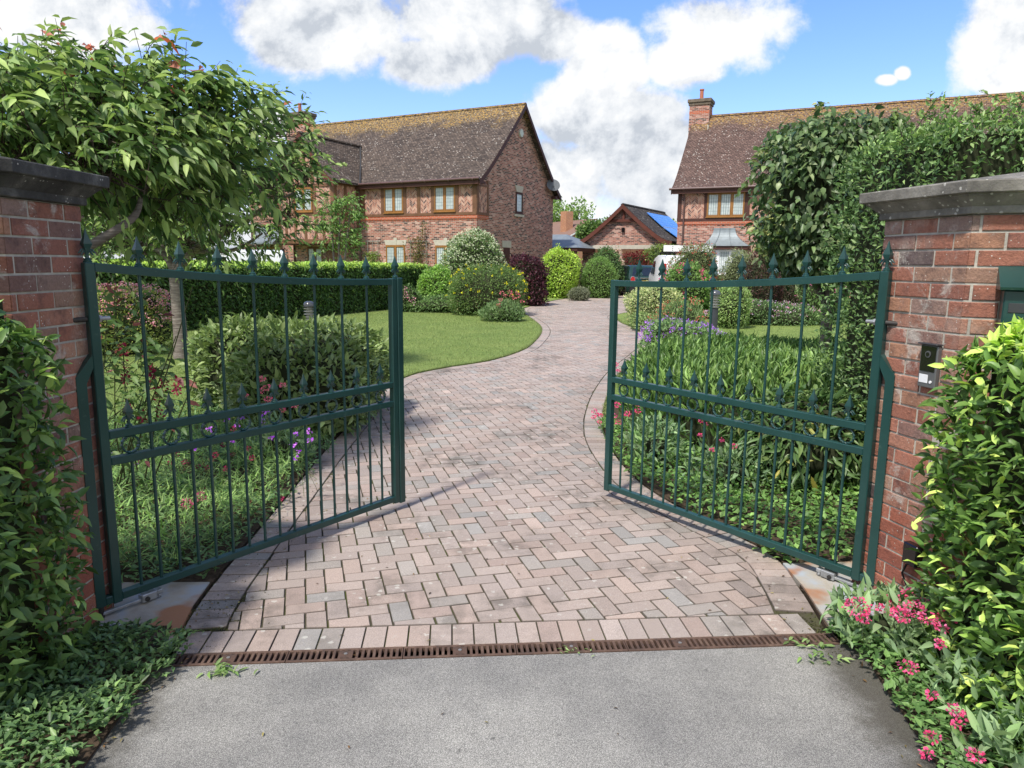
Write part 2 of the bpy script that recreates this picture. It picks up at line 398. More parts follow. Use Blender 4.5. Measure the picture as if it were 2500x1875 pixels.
def bush(name, label, cat, x, y, rx, ry, h, n, L, W, pal, w=None, e=1., lump=.12, seed=1, group=None, kind='far', mat='leaf', droop=0., up=.35,
         out=.6, rnd=.6, z0=None, depth=.25, k=.82, flat=-.9, new=None, newp=0., zc=.42, curl=.1, jit=.22, lf=3.2):
    z0 = gz(y) if z0 is None else z0
    t = thing(name, label, cat, (x, y, z0), 0, group)
    lump = lump*1.3 + .02; c = (x, y, z0 + h*zc); r = (rx*.97, ry*.97, h*(1-zc)*.97)
    P, N, dj = blob(n, c, r, e, lump, lf, seed, depth, flat)
    ok = P[:, 2] > z0 + .01; P, N, dj = P[ok], N[ok], dj[ok]
    D, Nn = orient(N, out, up, rnd, droop)
    m = len(P); col = palette(m, pal, w, jit)
    if new is not None:
        pick = (rng.random(m) < newp*np.clip(.35 + N[:, 2], .05, 1)) & (dj > 1 - depth*.4)
        col[pick] = palette(pick.sum(), new)
    Ls = L*(.55 + .75*rng.random(m))
    leaves('foliage', t, P, D, Nn, Ls, Ls*(W/L), col, M[mat], kind, curl)
    core_blob('dark_core', t, c, r, M['twig'], e, lump, lf, seed, k, flat)
    return t
def boxpts(n, x0, x1, y0, y1, z0, z1, bump=.05, depth=.12, seed=1, round_=.12):
    dx, dy, dz = x1-x0, y1-y0, z1-z0
    A = np.array([dx*dz, dx*dz, dy*dz, dy*dz, dx*dy]); f = rng.choice(5, n, p=A/A.sum())
    u, v = rng.random(n), rng.random(n); P = np.zeros((n, 3)); N = np.zeros((n, 3))
    for i, (ax, sg) in enumerate([(1,-1),(1,1),(0,-1),(0,1),(2,1)]):
        m = f == i; N[m, ax] = sg
        lo = (x0, y0, z0); hi = (x1, y1, z1)
        oth = [a for a in (0,1,2) if a != ax]
        P[m, ax] = hi[ax] if sg > 0 else lo[ax]
        P[m, oth[0]] = lo[oth[0]] + u[m]*(hi[oth[0]]-lo[oth[0]]); P[m, oth[1]] = lo[oth[1]] + v[m]*(hi[oth[1]]-lo[oth[1]])
    dj = rng.random(n)**1.6
    # soft shoulders
    c = np.array([(x0+x1)/2, (y0+y1)/2, 0]); hx, hy = dx/2, dy/2
    top = np.clip((P[:, 2]-(z1-round_))/round_, 0, 1)
    for a, hh in ((0, hx), (1, hy)):
        s = np.sign(P[:, a]-c[a]); edge = np.clip((np.abs(P[:, a]-c[a])-(hh-round_))/round_, 0, 1)
        P[:, a] -= s*round_*.45*top*edge; P[:, 2] -= round_*.45*top*edge*.7
    P += N*(bump*sn(P, 2.6, seed) + bump*.6*sn(P, 7, seed+3) - depth*dj)[:, None]
    return P, N, 1-dj
def hedge(name, label, cat, x0, x1, y0, y1, z0, z1, n, L, W, pal, w=None, bump=.05, depth=.12, seed=1, kind='far', mat='leaf', new=None, newp=0., rz=0, org=None,
          up=.2, out=.5, rnd=.6, droop=.1, group=None, curl=.15, topnew=0, round_=.12, jit=.22):
    org = org or ((x0+x1)/2, (y0+y1)/2)
    t = thing(name, label, cat, (org[0], org[1], z0), 0, group)
    P, N, dj = boxpts(n, x0, x1, y0, y1, z0, z1, bump, depth, seed, round_)
    D, Nn = orient(N, out, up, rnd, droop)
    col = palette(n, pal, w, jit)
    if new is not None:
        pick = (rng.random(n) < newp + topnew*(N[:, 2] > .5) + topnew*.8*np.clip((P[:, 2]-(z1-.18))/.15, 0, 1)) & (dj > .35)
        col[pick] = palette(pick.sum(), new)
    Ls = L*(.7 + .5*rng.random(n))
    if rz:
        c, s = math.cos(rz), math.sin(rz); Rm = np.array([[c, -s, 0], [s, c, 0], [0, 0, 1]]); o3 = np.array([org[0], org[1], 0])
        P = (P-o3)@Rm.T + o3; D = D@Rm.T; Nn = Nn@Rm.T
    leaves('foliage', t, P, D, Nn, Ls, Ls*(W/L), col, M[mat], kind, curl)
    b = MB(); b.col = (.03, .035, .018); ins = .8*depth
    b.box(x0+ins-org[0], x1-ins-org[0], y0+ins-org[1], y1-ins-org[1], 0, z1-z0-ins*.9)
    b.build('dark_core', M['twig'], t, rz=rz)  # added solid dark box inside the leaves, blocks the view through
    return t
def cover(name, label, cat, poly_pts, n, L, W, pal, w=None, hgt=.15, kind='far', mat='leaf', up=.5, rnd=.8, curl=.1, seed=3, stuff=True, jit=.25, parent=None, inside=None):
    P = []
    (x0, x1, y0, y1) = poly_pts
    P = np.column_stack([rng.uniform(x0, x1, n*2), rng.uniform(y0, y1, n*2), np.zeros(n*2)])
    if inside is not None: P = P[inside(P[:, 0], P[:, 1])]
    P = P[:n]; m = len(P)
    hh = hgt*(.55 + .45*sn(P, 5.5, seed)).clip(.15, 1.3)
    gzv = .010*np.maximum(0, P[:, 1]-5)
    P[:, 2] = gzv + hh*(1 - .75*rng.random(m)**2)
    N = unit(np.column_stack([rng.normal(0, .3, m), rng.normal(0, .3, m), np.ones(m)]))
    D = unit(rng.normal(size=(m, 3))*np.array([1, 1, .5])*rnd + np.array([0, 0, up])*.5)
    Ls = L*(.6 + .6*rng.random(m))
    o = leaves(name, parent, P, D, N, Ls, Ls*(W/L), palette(m, pal, w, jit), M[mat], kind, curl)
    if stuff and parent is None: tag(o, label, cat, None, 'stuff')
    return o
def inpoly(poly):
    poly = np.array(poly)
    def f(X, Y):
        r = np.zeros(len(X), bool); j = len(poly)-1
        for i in range(len(poly)):
            xi, yi = poly[i]; xj, yj = poly[j]
            c = ((yi > Y) != (yj > Y)) & (X < (xj-xi)*(Y-yi)/(yj-yi+1e-12)+xi); r ^= c; j = i
        return r
    return f

# ============================================================ GROUND
def smooth(pts, k=6):
    pts = np.array(pts, float); o = []
    for i in range(len(pts)-1):
        p0, p1, p2, p3 = pts[max(i-1, 0)], pts[i], pts[i+1], pts[min(i+2, len(pts)-1)]
        for j in range(k):
            t = j/k; o.append(.5*((2*p1)+(-p0+p2)*t+(2*p0-5*p1+4*p2-p3)*t*t+(-p0+3*p1-3*p2+p3)*t**3))
    return np.array(o + [pts[-1]])
DL = smooth([(-1.50,2.96),(-1.60,3.42),(-1.66,4.58),(-1.69,5.47),(-1.72,6.3),(-1.74,7.6),(-1.75,8.6),(-1.68,9.9),(-1.47,10.8),(-1.02,11.5),(-.36,12.33),(.22,13.8),(.52,15.5),(.70,17.2),(.70,18.72),(.52,20.8),(.32,22.7),(.34,24.5),(.8,26.5),(1.6,29.2),(2.5,31.5),(3.2,33.6),(3.4,36),(3.4,43.4)])
DR = smooth([(1.54,3.22),(1.60,3.7),(1.60,4.2),(1.31,4.84),(1.05,5.6),(.95,6.6),(.97,7.4),(1.1,8.4),(1.35,9.7),(1.75,11.3),(2.33,13.08),(2.9,15),(3.2,17),(3.1,18.5),(3.0,20.2),(3.3,22.5),(5.2,25.0),(8.4,27.6),(10,31),(11.5,34),(12,37),(12,43.4)])
DN = np.array([DL[0], DR[0]])
gm = Mat('grass ground', .95, .1)
gc = gm.mix(.5, gm.ramp(gm.noise(.5, 5), [(.3, (.035, .075, .012)), (.7, (.07, .12, .02))]), gm.ramp(gm.noise(60, 3), [(.3, (.03, .07, .01)), (.7, (.11, .17, .035))]))
gm.color(gc); gm.bump(gm.noise(90, 3), .8, .02)
b = MB()
ys = [-60, -10, 0, 5, 60, 400, 1500]
xs = [-1500, -200, -30, 0, 30, 200, 1500]
for i in range(len(ys)-1):
    for j in range(len(xs)-1):
        b.add([(xs[j], ys[i], gz(min(ys[i], 60))-.03), (xs[j+1], ys[i], gz(min(ys[i], 60))-.03), (xs[j+1], ys[i+1], gz(min(ys[i+1], 60))-.03), (xs[j], ys[i+1], gz(min(ys[i+1], 60))-.03)], [(0,1,2,3)])
tag(b.build('ground', gm.m), kind='structure')
# lawns either side of the drive, edge cut a little above the paving
lm = Mat('lawn', .9, .15)
lc = lm.ramp(lm.noise(260, 3, .7), [(.25, (.10, .16, .04)), (.5, (.175, .245, .07)), (.75, (.28, .34, .12))])
lc = lm.mix(.45, lc, lm.ramp(lm.noise(1.1, 7, .7), [(.32, (.28, .36, .22)), (.68, (.80, .70, .66))]), 'OVERLAY')
lm.color(lc); lm.bump(lm.noise(200, 3), .9, .015)
soilm = plain('soil', (.07, .05, .035), .95, .1, var=.5, scale=30, bump=.8)
def sidesheet(name, border, xfar, mat, h, y0=3.4, y1=99):
    b = MB(); P = [p for p in border if y0 < p[1] < y1]
    for i in range(len(P)-1):
        a, c = P[i], P[i+1]; za, zc = gz(a[1])+h, gz(c[1])+h
        q = [(a[0], a[1], za), (xfar, a[1], za), (xfar, c[1], zc), (c[0], c[1], zc)]
        b.add(q, [(0,1,2,3) if xfar > 0 else (0,3,2,1)])
        b.add([(a[0], a[1], za-.06), (a[0], a[1], za), (c[0], c[1], zc), (c[0], c[1], zc-.06)], [(0,1,2,3)])
    return tag(b.build(name, mat), kind='structure')
offL = DL + np.array([-.012, 0]); offR = DR + np.array([.012, 0])
sidesheet('lawn', offL, -30, lm.m, .022, 7.4); sidesheet('lawn', offR, 40, lm.m, .022, 8.6)
sidesheet('soil', offL, -9, soilm, .003, 3.0, 7.7); sidesheet('soil', offR, 9, soilm, .003, 3.2, 8.9)
b = MB()
b.prism([(-6, -3), (-1.50, -3), (-1.47, 2.2), (-1.53, 2.88), (-1.62, 3.2), (-6, 3.1)], -.01, .012)
b.prism([(1.52, -3), (6, -3), (6, 3.2), (1.66, 3.2), (1.60, 2.88), (1.53, 2.3)], -.01, .012)
tag(b.build('soil', soilm), kind='structure')
# asphalt apron
am = Mat('asphalt', .85, .3)
ag = am.nd('ShaderNodeTexVoronoi', {'Vector': am.coord(), 'Scale': 380.0, 'Randomness': 1.0})
av = am.nd('ShaderNodeSeparateColor', {0: ag.outputs['Color']}).outputs[0]
ac = am.ramp(av, [(.0, (.20, .195, .182)), (.35, (.28, .272, .255)), (.7, (.37, .36, .337)), (1., (.50, .485, .45))])
ac = am.mix(am.rng(ag.outputs['Distance'], .45, .70), ac, (.14, .138, .13))
wear = am.math('ADD', am.noise(.75, 4, .5), am.math('MULTIPLY', am.noise(6, 4, .6), .18))
ac = am.mix(.75, ac, am.ramp(wear, [(.40, (.30, .30, .31)), (.70, (.66, .655, .64))]), 'OVERLAY')
yy = am.nd('ShaderNodeSeparateXYZ', {0: am.coord()})
edge = am.rng(am.math('ADD', am.math('ABSOLUTE', yy.outputs[0]), am.math('MULTIPLY', am.noise(5, 5, .7), .35)), 1.48, 1.68)
ac = am.mix(am.math('MULTIPLY', edge, .8), ac, (.055, .048, .035))
dk = am.rng(am.noise(13, 3, .5), .70, .76)
ac = am.mix(am.math('MULTIPLY', dk, .55), ac, (.04, .04, .04))
am.color(ac); am.bump(am.math('ADD', av, am.math('MULTIPLY', am.noise(300, 2), .5)), .75, .004)
b = MB(); b.prism([(-3, -6), (3, -6), (2.0, 3.155), (1.58, 3.12), (-1.50, 2.862), (-2.0, 2.82)], -.1, 0)
tag(b.build('asphalt_road', am.m), kind='structure')
# block paving, every block laid: herringbone field inside a soldier course
pm = vcolmat('paving blocks', .85, .25, 330, .5, spots=.85, dirt=.62, grain=.6)
def segs(b): return np.concatenate([b[:-1], b[1:]], 1)
SL, SR, SN = segs(DL), segs(DR), segs(DN)
def nearest(S, p):
    a, d = S[:, :2], S[:, 2:]-S[:, :2]; t = (((p-a)*d).sum(1)/(d*d).sum(1)).clip(0, 1)
    q = a + d*t[:, None]; e = np.hypot(*(p-q).T); i = e.argmin(); return e[i], S[i]
def clip(poly, a, n, off):
    o = []
    for i in range(len(poly)):
        p, q = poly[i], poly[(i+1) % len(poly)]; dp, dq = (p-a)@n-off, (q-a)@n-off
        if dp >= 0: o.append(p)
        if dp*dq < 0: o.append(p + (q-p)*dp/(dp-dq))
    return o
PB = [(.345,.282,.248),(.335,.278,.246),(.325,.272,.244),(.36,.285,.246),(.305,.272,.245),(.285,.268,.25),(.335,.262,.228)]
PW = np.array([5,5,4,4,3,1.,2]); PW = PW/PW.sum()
pb = MB()
def block(poly, dark=1.):
    poly = [np.array(p) for p in poly]; n = len(poly); c = sum(poly)/n
    area = .5*abs(sum(poly[i][0]*poly[(i+1) % n][1]-poly[(i+1) % n][0]*poly[i][1] for i in range(n)))
    if area < .0012: return
    k = PB[rng.choice(len(PB), p=PW)]; f = rng.normal(1, .07)*dark; pb.col = tuple(x*f for x in k)
    z = gz(c[1]) + rng.normal(0, .0009); sx, sy = rng.normal(0, .006, 2)
    def ins(p, d): v = c-p; return p + v/np.linalg.norm(v)*d
    V = []
    c0 = pb.col
    for d, dz in ((.0100, .002), (.0072, -.001), (.0062, -.012)):
        for p in poly: q = ins(p, d); V.append((q[0], q[1], z+dz+(q[0]-c[0])*sx+(q[1]-c[1])*sy+.01*(q[1]-c[1])*(c[1] > 5)))
    F = [list(range(n))] + [[i+n*j, i+n*(j+1), (i+1) % n+n*(j+1), (i+1) % n+n*j] for j in (0, 1) for i in range(n)]
    pb.add(V, F)
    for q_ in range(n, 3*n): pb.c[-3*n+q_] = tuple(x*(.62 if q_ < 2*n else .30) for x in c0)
A = R(15.9); ex, ey = np.array([math.cos(A), math.sin(A)]), np.array([-math.sin(A), math.cos(A)])
U = .103; outer = inpoly(np.concatenate([DL, DR[::-1]]))
cells = []
for j in range(-40, 460):
    for i in range(-60, 260):
        m = (i-j) % 4
        if m == 0: cells.append((i, j, 2, 1))
        elif m == 3: cells.append((i, j, 1, 2))
org = np.array([-2.2, 2.6])
C = np.array([(org + ex*(i+w/2)*U + ey*(j+h/2)*U) for i, j, w, h in cells])
keep = (C[:, 1] > 2.9) & (C[:, 1] < 43.4) & (C[:, 0] > -2.1) & (C[:, 0] < 12)
keep &= outer(C[:, 0], C[:, 1]) & ~((C[:, 1] > 34) & (C[:, 0] > 9))
for q in np.nonzero(keep)[0]:
    i, j, w, h = cells[q]; c = C[q]
    poly = [org + ex*(i+a*w)*U + ey*(j+bb*h)*U for a, bb in ((0,0),(1,0),(1,1),(0,1))]
    dist = []
    for S, sg in ((SL, 1), (SR, -1), (SN, 1)):
        e, s = nearest(S, c); dist.append(e)
        if e > .45: continue
        d = s[2:]-s[:2]; n = np.array([d[1], -d[0]])*sg
        if S is SN: n = -n
        n = n/np.linalg.norm(n)
        poly = clip(poly, s[:2], n, .207)
        if len(poly) < 3: break
    if len(poly) < 3: continue
    edged = min(dist[0], dist[1]); block(poly, 1 - .24*math.exp(-((edged-.1)/.28)**2)*(c[1] < 12)*(.5 + .5*rng.random()))
def course(Bd, sg, flip=False):
    P = np.array(Bd); seg = np.hypot(*(P[1:]-P[:-1]).T); s = np.concatenate([[0], seg.cumsum()]); t = 0
    f = lambda u: np.array([np.interp(u, s, P[:, 0]), np.interp(u, s, P[:, 1])])
    while t+.1 < s[-1]:
        a, c = f(t), f(t+.1035); d0 = f(min(t+.05, s[-1]))-f(max(t-.05, 0)); d1 = f(min(t+.15, s[-1]))-f(t+.05)
        n0 = np.array([d0[1], -d0[0]])*sg; n1 = np.array([d1[1], -d1[0]])*sg
        n0 /= np.linalg.norm(n0); n1 /= np.linalg.norm(n1)
        if P is not None: block([a, c, c+n1*.205, a+n0*.205], (.84 + .18*rng.random()) if a[1] < 12 and sg and not flip else 1.)
        t += .1035
d = (DN[1]-DN[0]); d /= np.linalg.norm(d); nn = np.array([-d[1], d[0]])
cut = lambda B, y: np.vstack([[np.interp(y, B[:, 1], B[:, 0]), y], B[B[:, 1] > y+.01]])
course(cut(DL, 3.175), 1); course(cut(DR, 3.43), -1); course(DN, -1, True)
tag(pb.build('paved_driveway', pm), kind='structure')
jm = Mat('paving joints', .95, .1)
jm.color(jm.ramp(jm.noise(3.2, 5, .65), [(.36, (.05, .045, .033)), (.50, (.075, .068, .045)), (.60, (.065, .075, .022))])); jm.bump(jm.noise(150, 3), .8, .004)
b = MB(); nL, nR = len(DL), len(DR)
lv = [p for p in DL]; rv = [np.array([np.interp(p[1], DR[:, 1], DR[:, 0]), max(p[1], 3.22)]) for p in DL]
for i in range(len(lv)-1):
    z0, z1 = gz(lv[i][1])-.0075, gz(lv[i+1][1])-.0075
    b.add([(*lv[i], z0), (*rv[i], z0), (*rv[i+1], z1), (*lv[i+1], z1)], [(0,1,2,3)])
tag(b.build('joint_sand', jm.m), kind='structure')
# concrete pads under the gate hinges
cm = Mat('concrete pad', .9, .2)
cc = cm.ramp(cm.noise(3.5, 5, .6), [(.35, (.26, .235, .20)), (.5, (.36, .33, .28)), (.62, (.34, .37, .40))])
cc = cm.mix(cm.rng(cm.noise(2.6, 3, .5), .52, .62), cc, (.33, .165, .09)); cm.color(cc); cm.bump(cm.noise(90, 4), .5, .004)
b = MB(); b.prism([(-2.35, 3.02), (-1.535, 3.02), (-1.615, 3.42), (-1.64, 3.68), (-2.2, 3.66)], -.02, .0105); tag(b.build('concrete_slab', cm.m), kind='structure')
b = MB(); b.prism([(1.572, 3.26), (2.3, 3.3), (2.3, 4.1), (1.95, 4.04), (1.62, 4.02), (1.616, 3.7)], -.02, .0125); tag(b.build('concrete_slab', cm.m), kind='structure')

# ============================================================ DRAIN
rust = Mat('rusty cast iron', .8, .3, .25)
rust.color(rust.ramp(rust.noise(9, 6, .7), [(.3, (.05, .04, .036)), (.5, (.115, .07, .052)), (.68, (.20, .135, .10))])); rust.bump(rust.noise(140, 4), .5, .003)
darkm = plain('dark channel', (.012, .010, .009), .9)
D0, D1 = np.array([-1.498, 2.868]), np.array([1.575, 3.127]); dd = (D1-D0); LN = np.linalg.norm(dd); ang = math.atan2(dd[1], dd[0])
for s in range(6):
    o = D0 + dd*s/6
    t = thing('drain_grate', ['rusty slotted drain grate section at the left end, weeds creeping over it', 'rusty drain grate section second from the left, one bright bolt on it',
        'rusty drain grate section third from the left, just left of the middle', 'rusty drain grate section third from the right, a small weed in front',
        'rusty drain grate section second from the right', 'rusty drain grate section at the right end beside the pink flowers'][s], 'drain grate', (o[0], o[1], 0), ang, 'drain grate sections across the drive')
    b = MB(); l = LN/6 - .003
    b.box(0, l, .0, .014, -.02, .003, .0015); b.box(0, l, .084, .098, -.02, .003, .0015)
    n = 20
    for i in range(n+1):
        x = i*l/n; w = .0065 if i not in (0, n) else .006
        b.box(max(0, x-w), min(l, x+w), .014, .084, -.02, .0025, .0012)
    b.build('grate_bars', rust.m, t)
    b = MB(); b.box(l*.5-.03, l*.5+.03, .02, .078, -.019, .0028, .001); b.build('bolt_plate', rust.m, t)
    b = MB(); b.lathe([(.0, .0028), (.008, .0032), (.008, .006), (.0001, .0065)], l*.5, .049, 10); b.build('bolt', plain('bolt steel', (.35, .33, .30), .5, .5, .6), t)
b = MB()
q = [D0, D1, D1+nn*.1, D0+nn*.1]; b.prism([tuple(x) for x in q], -.06, -.03)
tag(b.build('drain_channel', darkm), kind='structure')

# ============================================================ GATE PIERS
BR = [(.30,.13,.09),(.34,.165,.115),(.26,.115,.085),(.20,.115,.095),(.12,.088,.085),(.33,.20,.145),(.25,.165,.135),(.38,.20,.13)]
brm = Mat('pier brick', .88, .2)
bc = brm.nd('ShaderNodeAttribute', attribute_name='Col').outputs['Color']
bc = brm.mix(brm.math('MULTIPLY', brm.rng(brm.noise(11, 4, .65), .50, .66), .8), bc, brm.mix(.5, bc, (.055, .04, .042)))
bc = brm.mix(brm.math('MULTIPLY', brm.rng(brm.noise(2.3, 5, .7), .50, .66), .40), bc, (.36, .30, .255))
bc = brm.mix(brm.math('MULTIPLY', brm.rng(brm.noise(6.5, 6, .75, dist=.4), .55, .68), .6), bc, (.50, .47, .42))
sp = brm.nd('ShaderNodeTexVoronoi', {'Vector': brm.coord(), 'Scale': 75.0})
bc = brm.mix(brm.math('MULTIPLY', brm.rng(sp.outputs['Distance'], .24, .12), brm.rng(brm.nd('ShaderNodeSeparateColor', {0: sp.outputs['Color']}).outputs[0], .86, .9)), bc, (.6, .58, .52))
brm.color(brm.mix(.5, bc, brm.ramp(brm.noise(90, 5, .7), [(.3, (.3, .3, .3)), (.7, (.7, .7, .7))]), 'OVERLAY')); brm.bump(brm.noise(55, 6, .7), .9, .008)
mom = plain('mortar', (.40, .375, .325), .95, .1, var=.25, scale=14, bump=.7)
stone = Mat('weathered cap stone', .9, .2)
stc = stone.ramp(stone.noise(5, 6, .7), [(.3, (.08, .076, .07)), (.5, (.17, .16, .14)), (.7, (.28, .265, .235))])
sv2 = stone.nd('ShaderNodeTexVoronoi', {'Vector': stone.coord(), 'Scale': 42.0})
stc = stone.mix(stone.math('MULTIPLY', stone.rng(stone.math('ADD', sv2.outputs['Distance'], stone.math('MULTIPLY', stone.math('SUBTRACT', stone.noise(90, 2), .5), .3)), .34, .24), stone.math('MULTIPLY', stone.rng(stone.nd('ShaderNodeSeparateColor', {0: sv2.outputs['Color']})  .outputs[0], .68, .74), stone.rng(stone.noise(3, 3), .40, .6))), stc, (.44, .43, .39))
stone.color(stc); stone.bump(stone.noise(70, 5, .7), .7, .006)
stone_d = Mat('sooty cap stone', .9, .2)
sdc = stone_d.ramp(stone_d.noise(5, 6, .7), [(.3, (.03, .029, .029)), (.52, (.065, .063, .06)), (.72, (.16, .155, .145))])
sdp = stone_d.nd('ShaderNodeTexVoronoi', {'Vector': stone_d.coord(), 'Scale': 60.0})
sdc = stone_d.mix(stone_d.math('MULTIPLY', stone_d.rng(sdp.outputs['Distance'], .30, .15), stone_d.rng(stone_d.nd('ShaderNodeSeparateColor', {0: sdp.outputs['Color']}).outputs[0], .86, .9)), sdc, (.36, .35, .32)); stone_d.color(sdc); stone_d.bump(stone_d.noise(70, 5, .7), .7, .006)
def offs(poly, d):                                    # offset a convex anticlockwise polygon outwards
    n = len(poly); P = [np.array(p) for p in poly]; o = []
    for i in range(n):
        a, p, c = P[i-1], P[i], P[(i+1) % n]
        e1, e2 = (p-a)/np.linalg.norm(p-a), (c-p)/np.linalg.norm(c-p)
        n1, n2 = np.array([e1[1], -e1[0]]), np.array([e2[1], -e2[0]])
        m = n1+n2; m /= m@m/2; o.append(p + m*d)
    return o
def pier(poly, ztop, label, capmat, red=0.):
    # poly anticlockwise, world coordinates
    base = np.array(poly).mean(0); t = thing('gate_pier', label, 'gate pier', (base[0], base[1], 0))
    P = [np.array(p)-base for p in poly]; n = len(P)
    L = [np.linalg.norm(P[(i+1) % n]-P[i]) for i in range(n)]; cum = np.concatenate([[0], np.cumsum(L)]); T = cum[-1]
    ndir = [(P[(i+1) % n]-P[i])/L[i] for i in range(n)]
    b = MB(); H = .075; nc = int(round(ztop/H)); H = ztop/nc
    for c in range(-1, nc):
        z0, z1 = c*H+.005, (c+1)*H-.005
        nb = int(round(T/.225)); st = T/nb; off = (c % 2)*st/2 + rng.normal(0, .004)
        for k in range(nb):
            s0, s1 = off+k*st+.005, off+(k+1)*st-.005
            col = BR[rng.choice(8, p=[.22,.17,.15,.12,.06,.11,.09,.08])]
            if c < 7: col = [(.32,.115,.075),(.28,.10,.07),(.34,.135,.09)][rng.integers(3)]
            f = rng.normal(1, .1); col = tuple(x*f for x in col); j = rng.normal(0, .0016); two = rng.random() < .3
            for wrap in (0, T):
                for i in range(n):
                    a, e = max(s0, cum[i]+wrap), min(s1, cum[i+1]+wrap)
                    if e-a < .01: continue
                    d = ndir[i]; nr = np.array([d[1], -d[0]]); A_ = P[i]+d*(a-cum[i]-wrap); B_ = P[i]+d*(e-cum[i]-wrap)
                    ca, ce = a > cum[i]+wrap+1e-6, e < cum[i+1]+wrap-1e-6
                    b.col = col
                    pr = .004 + j; rn = rng.normal(0, .0012, 4)
                    q = []
                    for pt, cut, sg, zz, r_ in ((A_, ca, 1, z0, 0), (B_, ce, -1, z0, 1), (B_, ce, -1, z1, 2), (A_, ca, 1, z1, 3)):
                        q.append((pt-nr*.006, zz)); 
                    V = [(x[0], x[1], z) for x, z in q]
                    for (pt, cut, sg, zz, sz, r_) in ((A_, ca, 1, z0, 1, 0), (B_, ce, -1, z0, 1, 1), (B_, ce, -1, z1, -1, 2), (A_, ca, 1, z1, -1, 3)):
                        x = pt + nr*(pr-.002) + d*(.001*sg if cut else 0); V.append((x[0], x[1], zz))
                    for (pt, cut, sg, zz, sz, r_) in ((A_, ca, 1, z0, 1, 0), (B_, ce, -1, z0, 1, 1), (B_, ce, -1, z1, -1, 2), (A_, ca, 1, z1, -1, 3)):
                        x = pt + nr*(pr+rn[r_]) + d*(.0035*sg if cut else 0); V.append((x[0], x[1], zz+.0035*sz))
                    b.add(V, [[8,9,10,11]]+[[i_+4*k_, (i_+1) % 4+4*k_, (i_+1) % 4+4*(k_+1), i_+4*(k_+1)] for k_ in (0, 1) for i_ in range(4)])
    b.build('brickwork', brm.m, t)
    b = MB(); b.prism([tuple(p) for p in offs(P, -.001)], -.05, ztop-.002); b.build('mortar', mom, t)
    prof = [(.018, 0), (.024, .004), (.024, .034), (.030, .038), (.036, .044), (.062, .070), (.072, .078), (.074, .084), (.092, .086), (.096, .090), (.098, .134), (.094, .139)]
    b = MB(); V = []; F = []
    for d, z in prof:
        for p in offs(P, d): V.append((p[0], p[1], ztop+z))
    m = len(prof)
    for k in range(m-1):
        for i in range(n): F.append([k*n+i, k*n+(i+1) % n, (k+1)*n+(i+1) % n, (k+1)*n+i])
    cc = sum(P)/n; V.append((cc[0], cc[1], ztop+.139+.075)); F += [[(m-1)*n+i, (m-1)*n+(i+1) % n, m*n] for i in range(n)]
    F.append(list(range(n))[::-1])
    b.add(V, F).build('cap', capmat, t)
    return t
RP = [(1.91,3.77),(2.035,3.26),(2.70,2.905),(2.95,3.35),(2.42,3.92)]
LP = [(-1.995,3.375),(-2.49,3.45),(-2.95,2.85),(-2.60,2.40),(-2.025,2.90)]
pr_R = pier(RP, 1.985, 'brick gate pier on the right with a grey lichen-spotted stone cap', stone.m)
pr_L = pier(LP, 1.985, 'brick gate pier on the left with a blackened stone cap, half behind the leafy hedge', stone_d.m)

# ============================================================ GATES
gp = Mat('green gate paint', .32, .5)
gp.color(gp.mix(gp.math('MULTIPLY', gp.rng(gp.noise(26, 5, .7), .60, .70), .55), gp.ramp(gp.noise(4, 4), [(.35, (.011, .046, .042)), (.7, (.017, .062, .056))]), (.05, .10, .085)))
gp.bump(gp.noise(160, 3), .06, .002); gp = gp.m
zinc = plain('galvanised steel', (.33, .34, .35), .45, .5, .5, var=.25, scale=30)
oldiron = plain('old iron', (.045, .042, .04), .6, .4, .4, var=.3, scale=40)
def finial(parent, x, y, z, sg, s=1.):
    f = MB()
    f.lathe([(.019*s, 0), (.020*s, .006*s), (.015*s, .010*s), (.016*s, .014*s), (.0085*s, .020*s), (.007*s, .040*s), (.009*s, .05*s)], 0, 0, 10)
    a = math.pi/4
    def sq(r, z_): return [(r*math.cos(a+k*math.pi/2), r*math.sin(a+k*math.pi/2), z_) for k in range(4)]
    V = sq(.009*s, .048*s)+sq(.026*s, .080*s)+sq(.0255*s, .084*s)+sq(.010*s, .118*s)+sq(.0018*s, .147*s)
    f.add(V, [[i+4*k, (i+1) % 4+4*k, (i+1) % 4+4*(k+1), i+4*(k+1)] for k in range(4) for i in range(4)]+[[16,17,18,19]])
    for q in (-1, 1):
        for rr, zz in ((1., 0), (.72, -.008)):
            pts = [(q*.002*s, 0, (.034+zz)*s), (q*.006*s*rr, 0, (.050+zz)*s), (q*.014*s*rr, 0, (.058+zz)*s), (q*.023*s*rr, 0, (.055+zz)*s), (q*.029*s*rr, 0, (.046+zz)*s), (q*.037*s*rr, 0, (.040+zz)*s)]
            f.tube(pts, [.004*s, .0048*s, .005*s, .005*s, .004*s, .0022*s], 6)
    return f.build('finial', gp, parent, (x, y, z), smooth=True)
